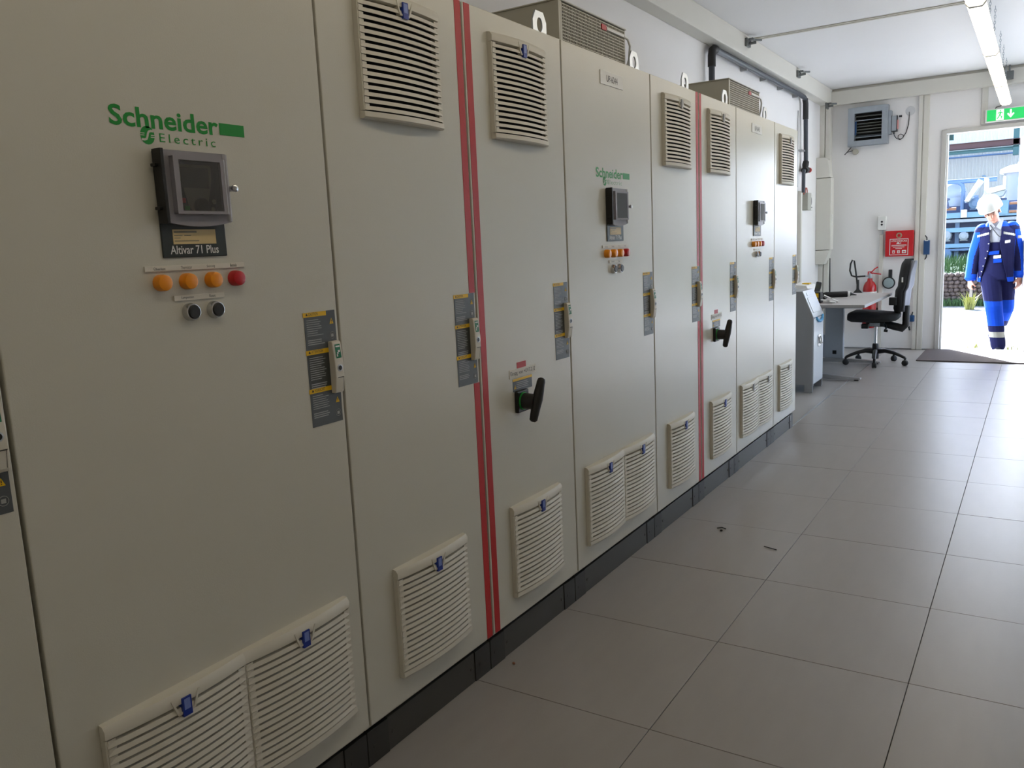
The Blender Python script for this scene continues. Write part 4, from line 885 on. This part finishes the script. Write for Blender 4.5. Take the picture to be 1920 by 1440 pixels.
MB().lathe([(0.60, 2.70), (0.61, 2.74), (0.60, 2.80), (0.45, 2.87), (0.2, 2.92)], n=40).build('lid', MWHT, tk, smooth=0.7)
MB().tube([(-0.15, 0, 2.9), (-0.15, 0, 3.1), (-0.10, 0, 3.35), (0.05, 0, 3.6), (0.3, 0, 3.7)], 0.06, 12).lathe([(0.1, 2.9), (0.1, 2.95)], (-0.15, 0, 0), 2, 14).build('vent_bend', MWHT, tk, smooth=0.9)
MB().tube([(-0.48, -0.2, 0), (-0.48, -0.2, 2.65)], 0.045, 12).build('down_pipe', MWHT, tk, smooth=0.9)
rk = thing('machine_rack', (0, 22, -0.1), 'blue-grey steel rack with shelves of machinery outside beyond the stone wall', 'rack')
for x in (-1.5, -0.20, 1.35): MB().box(x - 0.045, x + 0.045, -0.05, 0.05, 0, 1.80).build('post', STBL, rk)
for z, h, x0, x1, m_ in ((2.06, 0.05, -0.02, 0.75, STDK), (1.72, 0.12, -1.5, 1.35, STLB), (1.62, 0.07, -1.5, 1.35, MGRY), (1.40, 0.10, -1.5, 1.35, STLB), (1.05, 0.09, -1.5, 1.35, STLB), (0.98, 0.05, -1.5, 1.35, STBL), (0.60, 0.08, -1.5, 1.35, STDK)):
    MB().box(x0, x1, -0.25, 0.25, z, z + h).build('shelf_beam', m_, rk)
MB().box(0.52, 0.80, -0.30, 0.2, 1.76, 2.06).build('side_panel', STLB, rk)
MB().box(-1.5, 1.35, 0.30, 0.36, 0.5, 2.06).build('back_panel', STDK, rk)
MB().tube([(-0.6, -0.28, 1.93), (-0.22, -0.28, 1.93)], 0.035, 10).cyl((0.82, -0.3, 1.98), (1.35, -0.3, 1.98), 0.03).cyl((0.82, -0.3, 1.80), (1.35, -0.3, 1.80), 0.03).build('rusty_pipe', RUST, rk)
MB().box(-0.12, 0.0, -0.32, -0.25, 1.72, 1.90).build('gauge', OFFW, rk, bevel=0.01)
for i, (x, z, r_, m_, lab) in enumerate(((0.15, 1.93, 0.13, STBL, 'blue-grey motor on the top shelf of the machine rack'), (0.10, 1.60 - 0.08, 0.0, STBL, ''), (0.30, 1.21, 0.10, STBL, 'blue-grey motor on the middle shelf of the machine rack, behind the shoulder'), (-0.05, 1.21, 0.10, MGRY, 'pale motor on the middle shelf of the machine rack'), (-0.42, 1.23, 0.12, MGRY, 'pale rounded motor at the door jamb on the middle shelf of the rack'), (-0.40, 0.81, 0.12, STBL, 'dark blue motor on the low shelf of the machine rack'), (0.2, 0.80, 0.11, STDK, 'dark motor on the low shelf of the machine rack behind the worker'))):
    if not r_: continue
    mo = thing('electric_motor', (x, 21.95, z + 0.0), lab, 'motor', 'motors on the outdoor rack')
    mm = MB().lathe([(r_ * 0.5, -0.26), (r_ * 0.95, -0.24), (r_ * 0.95, -0.18)] + [(r_ * (1.0 if k % 2 else 0.9), -0.17 + 0.02 * k) for k in range(14)] + [(r_ * 0.9, 0.14)], (0, 0, 0), 1, 22); mm.build('motor_body', m_, mo)
    MB().box(-r_ * 0.4, r_ * 0.4, -0.1, 0.05, r_ * 0.9, r_ * 1.35).box(-r_ * 0.8, r_ * 0.8, -0.15, 0.1, -r_ * 1.08, -r_ * 0.85).build('terminal_box', m_, mo)
tag(MB().prism([(-0.62, 1.94), (-0.36, 1.94), (-0.40, 2.16), (-0.60, 2.18)], 1, -0.2, 0.2).box(-0.62, -0.36, -0.22, 0.22, 2.13, 2.17).build('junction_cabinet', STDK, loc=(0, 21.6, -0.1)), 'small dark cabinet by the door jamb on the machine rack', 'cabinet')
tag(MB().ball((-0.36, 22.5, 2.2), 0.3, 0.3, 0.26, 20, 12).cyl((-0.36, 22.5, 1.9), (-0.36, 22.5, 2.1), 0.28).build('pressure_vessel', MGRY, smooth=0.8), 'pale dome topped vessel behind the rack near the door jamb', 'vessel')
# stone wall
sw_ = thing('stone_wall', (0, 18.6, -0.1), 'low dry stone wall in brown shades outside beyond the gravel', 'wall')
stones = []
for k in range(6):
    rs = random.Random(k); m = MB().ball((0, 0, 0), 0.055, 0.06, 0.042, 7, 5)
    m.v = [(v[0] * rs.uniform(0.85, 1.15), v[1] * rs.uniform(0.9, 1.1), v[2] * rs.uniform(0.85, 1.15)) for v in m.v]
    stones.append(m.mesh('stone', STONE))
MB().box(-3.0, 3.0, 0.03, 0.3, 0, 0.58).build('wall_core', mat('stone_dark', (58, 48, 46), 0.95), sw_)
z = 0.05; row = 0
while z < 0.60:
    x = -1.2 + 0.05 * (row % 2)
    while x < 1.75:
        o = ob('stone', stones[random.randrange(6)], sw_, (x, random.uniform(-0.01, 0.02), z), (random.uniform(-0.3, 0.3), random.uniform(-0.3, 0.3), random.uniform(-0.6, 0.6)))
        x += random.uniform(0.088, 0.115)
    z += 0.076; row += 1
def blades(name, n, cx, cy, z0, rx, ry, h0, h1, m, label, cat, wd=0.008, lean=0.5, seed=1, kind=None):
    rg = random.Random(seed); q = MB()
    for _ in range(n):
        x = cx + rg.uniform(-rx, rx); y = cy + rg.uniform(-ry, ry); h = rg.uniform(h0, h1); a = rg.uniform(0, 2 * PI); l = h * lean * rg.uniform(0.2, 1.0)
        d = Vector((math.cos(a), math.sin(a), 0)); p = Vector((-d.y, d.x, 0)) * wd
        b = Vector((x, y, z0)); m1 = b + d * l * 0.35 + Vector((0, 0, h * 0.6)); t = b + d * l + Vector((0, 0, h))
        q.face([b - p, b + p, m1 + p * 0.8, m1 - p * 0.8]); q.face([m1 - p * 0.8, m1 + p * 0.8, t])
    o = q.build(name, m); tag(o, label, cat)
    if kind: o['kind'] = kind
    return o
bank = struct('ground_bank', MB().prism([(18.85, -0.1), (18.85, 0.46), (20.0, 0.62), (21.6, 0.70), (21.6, -0.1)], 0, -6, 6), GRASS)
bank.name = 'terrain'
blades('bank_grass', 2600, 0.2, 19.85, 0.48, 1.6, 0.75, 0.12, 0.42, GRASS, 'green grass growing on the bank above the stone wall', 'grass', 0.008, 0.4, 2, 'stuff')
blades('verge_grass', 1800, 0.3, 18.25, -0.1, 1.5, 0.17, 0.06, 0.17, GRASS, 'dark green grass strip along the foot of the stone wall', 'grass', 0.008, 0.5, 3, 'stuff')
blades('weed', 70, 0.40, 17.4, -0.1, 0.07, 0.08, 0.16, 0.36, GRASSY, 'yellow-green weed growing in the gravel below the worker phone hand', 'weed', 0.010, 0.8, 4)
blades('weed', 26, 0.95, 16.0, -0.1, 0.08, 0.08, 0.12, 0.24, GRASSY, 'pale weed in the gravel just left of the worker thigh', 'weed', 0.010, 0.7, 5)
blades('weed', 36, 0.80, 11.75, -0.1, 0.06, 0.05, 0.03, 0.09, GRASSY, 'small yellow weed at the door threshold left of the worker shoes', 'weed', 0.004, 0.8, 6)
blades('weed', 24, 1.22, 11.6, -0.1, 0.06, 0.05, 0.03, 0.08, GRASSY, 'small weed at the door threshold right of the worker shoes', 'weed', 0.004, 0.8, 7)

# ------------------------------------------------------------------ worker outside the door
def cap(m, a, b, r0, r1, n=16, mi=0):
    """tapered limb with round ends"""
    a, b = Vector(a), Vector(b); d = (b - a).normalized()
    pts, rs = [], []
    for t in (-0.98, -0.8, -0.5): pts.append(a + d * r0 * t); rs.append(r0 * math.sqrt(1 - t * t))
    for t in (0, 0.33, 0.67, 1): pts.append(a.lerp(b, t)); rs.append(r0 + (r1 - r0) * t)
    for t in (0.5, 0.8, 0.98): pts.append(b + d * r1 * t); rs.append(r1 * math.sqrt(1 - t * t))
    m.tube(pts, rs, n, mi); return m
def rings(m, lst, n=28):
    """torso loft: (cx, cy, z, rx, ry)"""
    i0 = len(m.v)
    for cx, cy, z, rx, ry in lst:
        for j in range(n):
            t = 2 * PI * j / n
            sx = math.copysign(abs(math.cos(t)) ** 0.85, math.cos(t)); sy = math.copysign(abs(math.sin(t)) ** 0.85, math.sin(t))
            m.v.append((cx + rx * sx, cy + ry * sy, z))
    for k in range(len(lst) - 1):
        for j in range(n):
            a, b = i0 + k * n + j, i0 + k * n + (j + 1) % n; m.f.append((a, b, b + n, a + n)); m.m.append(0)
    m.f.append(tuple(i0 + j for j in reversed(range(n)))); m.m.append(0)
    m.f.append(tuple(i0 + (len(lst) - 1) * n + j for j in range(n))); m.m.append(0)
    return m
def remesh(m, name, vox, smooth=4, mats=None):
    me = m.mesh(name, []); o = bpy.data.objects.new(name, me); COL.objects.link(o)
    a = o.modifiers.new('r', 'REMESH'); a.mode = 'VOXEL'; a.voxel_size = vox
    if smooth:
        s_ = o.modifiers.new('s', 'SMOOTH'); s_.iterations = smooth; s_.factor = 0.5
    dg = bpy.context.evaluated_depsgraph_get()
    r = bpy.data.meshes.new_from_object(o.evaluated_get(dg)); bpy.data.objects.remove(o)
    r.name = name; r.materials.clear()
    for q in mats or []: r.materials.append(q)
    for p in r.polygons: p.use_smooth = True; p.material_index = 0
    return r
PX, PY, PZ = 1.03, 11.40, -0.10                   # ground point below the body; geometry below is relative to it
HIP_R, HIP_L = (-0.075, 0.0, 0.94), (0.085, 0.03, 0.94)
KNE_R, ANK_R = (-0.005, -0.17, 0.53), (0.055, -0.16, 0.10)
KNE_L, ANK_L = (0.105, 0.06, 0.52), (0.000, 0.36, 0.17)
SH_R, EL_R, WR_R = (-0.165, 0.0, 1.440), (-0.240, 0.02, 1.15), (-0.268, -0.06, 0.875)
SH_L, EL_L, WR_L = (0.130, 0.01, 1.455), (0.200, 0.05, 1.16), (0.232, 0.00, 0.905)
NECK = (-0.03, -0.01, 1.51); HC = Vector((-0.075, -0.085, 1.648))
HR = Euler((math.radians(20), math.radians(-17), math.radians(-10))).to_matrix()   # head bowed, tilted and turned
def H(x, y, z): return HC + HR @ Vector((x, y, z))

b = MB()
cap(b, NECK, HC + Vector((0.0, 0.03, -0.05)), 0.058, 0.054)
b.ball(H(0, 0.015, 0.035), 0.077, 0.096, 0.088, 20, 14, rot=HR)              # skull
b.ball(H(0, -0.025, -0.045), 0.060, 0.066, 0.075, 18, 12, rot=HR)            # face and jaw
b.ball(H(0, -0.062, -0.100), 0.026, 0.022, 0.020, 12, 8, rot=HR)             # chin
for sx in (-1, 1):
    b.ball(H(sx * 0.033, -0.060, -0.040), 0.020, 0.020, 0.018, 10, 8, rot=HR)  # cheek
    b.ball(H(sx * 0.030, -0.075, 0.012), 0.022, 0.012, 0.008, 10, 8, rot=HR)   # brow
    b.ball(H(sx * 0.078, 0.015, -0.015), 0.010, 0.020, 0.032, 10, 8, rot=HR)   # ear
cap(b, H(0, -0.083, 0.008), H(0, -0.110, -0.034), 0.009, 0.014, 10)
b.ball(H(0, -0.083, -0.066), 0.024, 0.012, 0.008, 12, 8, rot=HR)             # lips
rings(b, [(0, 0.0, 0.90, 0.13, 0.09), (0, 0, 1.0, 0.145, 0.10), (-0.005, 0, 1.15, 0.14, 0.095), (-0.01, 0, 1.32, 0.165, 0.11), (-0.015, 0, 1.43, 0.17, 0.095), (-0.02, 0, 1.49, 0.10, 0.07), (-0.025, -0.005, 1.53, 0.05, 0.05)])
for s_, e_, w_ in ((SH_R, EL_R, WR_R), (SH_L, EL_L, WR_L)):
    cap(b, s_, e_, 0.052, 0.042); cap(b, e_, w_, 0.042, 0.029)
for h_, k_, a_ in ((HIP_R, KNE_R, ANK_R), (HIP_L, KNE_L, ANK_L)):
    cap(b, h_, k_, 0.082, 0.056); cap(b, k_, a_, 0.054, 0.036)
def hand(m, wr, sx, grip):
    """palm, four unequal fingers with bends and a side thumb; sx = +1: thumb towards +x"""
    w0 = Vector(wr); dn = Vector((0.0, -0.12, -1)).normalized(); th = Vector((sx * 0.55, -0.83, 0)).normalized()   # finger row direction
    pn = Vector((sx * 0.83, 0.55, 0)).normalized()                                                             # palm normal
    cap(m, w0, w0 + dn * 0.03, 0.027, 0.028, 12)
    for k in range(4): cap(m, w0 + dn * 0.02 + th * (0.030 - 0.019 * k) * 0.8, w0 + dn * 0.092 + th * (0.030 - 0.020 * k), 0.0135, 0.0115, 10)
    for k, ln_ in enumerate((0.070, 0.080, 0.074, 0.058)):
        p0 = w0 + dn * 0.092 + th * (0.031 - 0.0205 * k)
        c = grip
        p1 = p0 + (dn * math.cos(c * 0.6) + pn * math.sin(c * 0.6)) * ln_ * 0.45
        p2 = p1 + (dn * math.cos(c * 1.4) + pn * math.sin(c * 1.4)) * ln_ * 0.32
        p3 = p2 + (dn * math.cos(c * 2.0) + pn * math.sin(c * 2.0)) * ln_ * 0.25
        cap(m, p0, p1, 0.0092, 0.0085, 10); cap(m, p1, p2, 0.0085, 0.0078, 10); cap(m, p2, p3, 0.0078, 0.0066, 10)
    t0 = w0 + dn * 0.030 + th * 0.022; t1 = t0 + (th * 0.65 + dn * 0.75 + pn * 0.25).normalized() * 0.045; t2 = t1 + (th * 0.15 + dn * 0.9 + pn * 0.5 * (1 + grip)).normalized() * 0.034
    cap(m, t0, t1, 0.0135, 0.0105, 10); cap(m, t1, t2, 0.0105, 0.0082, 10)
    return w0 + dn * 0.105 + pn * 0.028, dn, th, pn
pc = hand(b, WR_R, 1, 0.95); hand(b, WR_L, -1, 0.45)
body = remesh(b, 'person', 0.0055, 2, [SKIN])
per = ob('person', body, None, (PX, PY, PZ))
tag(per, 'worker in navy and royal blue workwear and white helmet walking in, phone in hand', 'person')

# shirt, bib trousers, jacket
sh = MB(); rings(sh, [(-0.005, 0, 1.12, 0.150, 0.106), (-0.01, 0, 1.32, 0.176, 0.121), (-0.015, 0, 1.43, 0.180, 0.108), (-0.02, 0, 1.50, 0.11, 0.082), (-0.027, -0.005, 1.545, 0.066, 0.066)])
ob('shirt', remesh(sh, 'shirt', 0.012, 2, [SHIRT]), per)
for sx in (-1, 1):
    c_ = MB().prism([(-0.03 + sx * 0.004, 1.475), (-0.03 + sx * 0.062, 1.575), (-0.03 + sx * 0.075, 1.55), (-0.03 + sx * 0.055, 1.44)], 1, -0.118, -0.108)
    c_.build('collar', SHIRT, per, bevel=0.003)
tz = MB()
rings(tz, [(0.005, 0.0, 0.86, 0.165, 0.125), (0.005, 0.0, 0.95, 0.172, 0.128), (0.0, 0, 1.06, 0.162, 0.122), (-0.005, 0, 1.20, 0.164, 0.121), (-0.01, 0, 1.30, 0.172, 0.127)])
def leg(m, h_, k_, a_):
    cap(m, h_, k_, 0.112, 0.092); cap(m, k_, Vector(a_) + Vector((0, 0, 0.0)), 0.090, 0.080)
leg(tz, HIP_R, KNE_R, ANK_R); leg(tz, HIP_L, KNE_L, ANK_L)
tro = remesh(tz, 'bib_trousers', 0.0065, 5, [NAVY, ROYAL, REFL])
for p in tro.polygons:
    c = p.center; n = p.normal
    front = c.y < 0.03 + (0.25 if c.z < 0.4 and c.x < 0.03 and c.y > 0.2 else 0)
    if c.z < 0.60 and c.y < 0.02:                # right leg, the one in front
        if 0.335 < c.z < 0.60 and n.y < 0.35: p.material_index = 1
        elif 0.20 < c.z < 0.262: p.material_index = 2
    elif c.z < 0.66:
        if 0.36 < c.z < 0.62 and (n.y < 0.1 or n.x > 0.4): p.material_index = 1
        elif 0.235 < c.z < 0.295: p.material_index = 2
ob('bib_trousers', tro, per)
jz = MB()
rings(jz, [(-0.01, 0.005, 0.845, 0.185, 0.150), (-0.01, 0.005, 0.95, 0.180, 0.150), (-0.01, 0, 1.15, 0.174, 0.146), (-0.01, 0, 1.32, 0.178, 0.148), (-0.015, 0.0, 1.43, 0.175, 0.124), (-0.02, 0.0, 1.50, 0.115, 0.095), (-0.027, 0.0, 1.545, 0.082, 0.082), (-0.027, 0.0, 1.555, 0.080, 0.080)])
for s_, e_, w_ in ((SH_R, EL_R, WR_R), (SH_L, EL_L, WR_L)):
    cap(jz, s_, e_, 0.076, 0.066); cap(jz, e_, Vector(w_) + (Vector(e_) - Vector(w_)) * 0.10, 0.066, 0.056)
    d = (Vector(e_) - Vector(w_)).normalized(); jz.tube([Vector(w_) + d * 0.06, Vector(w_) - d * 0.004], [0.056, 0.057], 16)
jm = remesh(jz, 'jacket', 0.0055, 5, [NAVY, ROYAL, REFL])
lo = [(0.80, -0.165, 0.125), (0.90, -0.150, 0.105), (1.10, -0.105, 0.055), (1.22, -0.080, 0.035), (1.30, -0.075, 0.020), (1.40, -0.085, 0.030), (1.47, -0.075, 0.030), (1.60, -0.06, 0.02)]
def opening(z):
    for (z0, a0, b0), (z1, a1, b1) in zip(lo, lo[1:]):
        if z0 <= z <= z1:
            t = (z - z0) / (z1 - z0); return a0 + (a1 - a0) * t, b0 + (b1 - b0) * t
    return (-0.17, 0.13) if z < 0.8 else (-0.06, 0.02)
for p in jm.polygons:
    c, n = p.center, p.normal
    arm_r = c.x < -0.185 and c.z < 1.42; arm_l = c.x > 0.165 and c.z < 1.44
    if c.z > 1.475 and abs(n.z) > 0.35: p.material_index = 1
    elif arm_r and (n.x < 0.1 or c.z < 0.93): p.material_index = 1
    elif arm_l and (n.x > 0.3 or c.z < 0.96): p.material_index = 1
    elif c.z < 0.895 and abs(c.x) < 0.21: p.material_index = 1
    if n.y < -0.25 and 1.375 - 0.25 * abs(c.x + 0.02) + 0.035 < c.z < 1.40 - 0.25 * abs(c.x + 0.02) + 0.035 and 0.07 < abs(c.x + 0.02) < 0.19: p.material_index = 2
    if c.x > 0.19 and 1.335 < c.z < 1.365: p.material_index = 2
bm = bmesh.new(); bm.from_mesh(jm)
kill = []
for f_ in bm.faces:
    c = f_.calc_center_median()
    a_, b_ = opening(c.z)
    if c.y < -0.05 and a_ < c.x < b_ and abs(c.x) < 0.19: kill.append(f_)
    elif c.z < 0.835 and abs(c.x) < 0.19 and f_.normal.z < -0.6: kill.append(f_)
    elif c.z > 1.535: kill.append(f_)
bmesh.ops.delete(bm, geom=kill, context='FACES'); bm.to_mesh(jm); bm.free()
jo = ob('jacket', jm, per); so_ = jo.modifiers.new('cloth_thickness', 'SOLIDIFY'); so_.thickness = 0.007; so_.offset = 1
# pockets, badge, buttons
def surf_patch(name, x0, x1, z0, z1, y, m, par=per, slant=0.0, th=0.006):
    return MB().prism([(x0, z0), (x1, z0 + slant), (x1, z1 + slant), (x0, z1)], 1, y - th, y + 0.012).build(name, m, par, bevel=0.0015, seg=1)
surf_patch('bib_pocket', -0.090, 0.020, 1.155, 1.195, -0.128, ROYAL, slant=0.008)
surf_patch('bib_pocket', -0.035, 0.050, 1.060, 1.105, -0.128, ROYAL, slant=0.006)
surf_patch('name_badge', -0.035, 0.040, 1.112, 1.145, -0.130, WHT, slant=0.006)
surf_patch('chest_badge', 0.075, 0.125, 1.285, 1.315, -0.158, WHT, slant=0.008)
for z in (1.285, 1.20, 1.12, 1.03, 0.965, 0.90):
    a_, _ = opening(z); MB().ball((a_ - 0.014, -0.158, z), 0.0065, 0.006, 0.0065, 10, 6).build('press_stud', CHR, per)
MB().tube([(-0.085, -0.118, 1.50), (-0.045, -0.132, 1.44), (-0.005, -0.142, 1.385), (0.02, -0.150, 1.36)], 0.006, 8).build('lanyard', BLK, per, smooth=1)
# head details
MB().ball(H(-0.030, -0.082, -0.004), 0.0105, 0.006, 0.0055, 10, 6, rot=HR).ball(H(0.030, -0.082, -0.004), 0.0105, 0.006, 0.0055, 10, 6, rot=HR).build('eyes', HAIR, per, smooth=1)
MB().ball(H(-0.031, -0.089, 0.012), 0.018, 0.005, 0.0035, 10, 6, rot=HR).ball(H(0.031, -0.089, 0.012), 0.018, 0.005, 0.0035, 10, 6, rot=HR).build('eyebrows', HAIR, per, smooth=1)
MB().ball(H(0, -0.094, -0.068), 0.021, 0.003, 0.0025, 10, 6, rot=HR).build('mouth', mat('lip', (150, 88, 78), 0.5), per, smooth=1)
hr = MB().ball(H(0, 0.035, 0.010), 0.084, 0.085, 0.075, 18, 12, rot=HR)
ob('hair', remesh(hr, 'hair', 0.01, 1, [HAIR]), per)
hm = MB(); n = 32
prof = [(1.07, 1.06, 0.0), (1.03, 1.02, 0.005), (1.03, 1.01, 0.025), (1.01, 1.0, 0.055), (0.95, 0.95, 0.090), (0.82, 0.82, 0.122), (0.60, 0.60, 0.147), (0.32, 0.32, 0.160), (0.02, 0.02, 0.164)]
for k, (fx, fy, z) in enumerate(prof):
    for j in range(n):
        t = 2 * PI * j / n; br = 1.0
        if k == 0: br = 0.97 + 0.14 * max(0, -math.sin(t)) ** 3
        hm.v.append(tuple(H(0.124 * fx * br * math.cos(t), 0.010 + 0.146 * fy * br * math.sin(t), 0.042 + z)))
for k in range(len(prof) - 1):
    for j in range(n):
        a, b2 = k * n + j, k * n + (j + 1) % n; hm.f.append((a, b2, b2 + n, a + n)); hm.m.append(0)
hm.f.append(tuple((len(prof) - 1) * n + j for j in range(n))); hm.m.append(0)
he = ob('helmet', hm.mesh('helmet', HELM, smooth=0.9), per); q = he.modifiers.new('shell', 'SOLIDIFY'); q.thickness = 0.004
MB().tube([H(0, -0.115, 0.140), H(0, -0.07, 0.182), H(0, 0.0, 0.205), H(0, 0.08, 0.185)], 0.009, 8).build('helmet_ridge', HELM, per, smooth=1)
# shoes
def shoe(ank, pitch, nm='shoe'):
    m = MB(); a = Vector(ank)
    R = Euler((pitch, 0, 0)).to_matrix()
    P = lambda x, y, z: a + R @ Vector((x, y, z - 0.09))
    s = MB(); s.ball(P(0, 0.01, 0.07), 0.043, 0.055, 0.07, 14, 9, rot=R); s.ball(P(0, -0.10, 0.035), 0.046, 0.085, 0.038, 14, 9, rot=R); s.ball(P(0, -0.03, 0.045), 0.042, 0.09, 0.045, 14, 9, rot=R); s.ball(P(0, 0.03, 0.03), 0.04, 0.045, 0.032, 14, 9, rot=R)
    me = remesh(s, nm, 0.008, 2, [LEATH])
    return ob(nm, me, per)
shoe((ANK_R[0], ANK_R[1], 0.088), 0.0); shoe((ANK_L[0], ANK_L[1], 0.165), -0.55)
# phone in the right hand
c0, dn, th, pn = pc
ph_ = ob('hand_phone', MB().box(-0.034, 0.034, -0.006, 0.006, -0.075, 0.075).mesh('hand_phone', BLK, bevel=0.004), None)
Mx = Matrix((th, pn, -dn)).transposed()
ph_.matrix_world = Matrix.Translation(Vector((PX, PY, PZ)) + c0 + dn * 0.035 - pn * 0.006) @ Mx.to_4x4()
tag(ph_, 'black mobile phone held in the hand of the walking worker', 'phone')
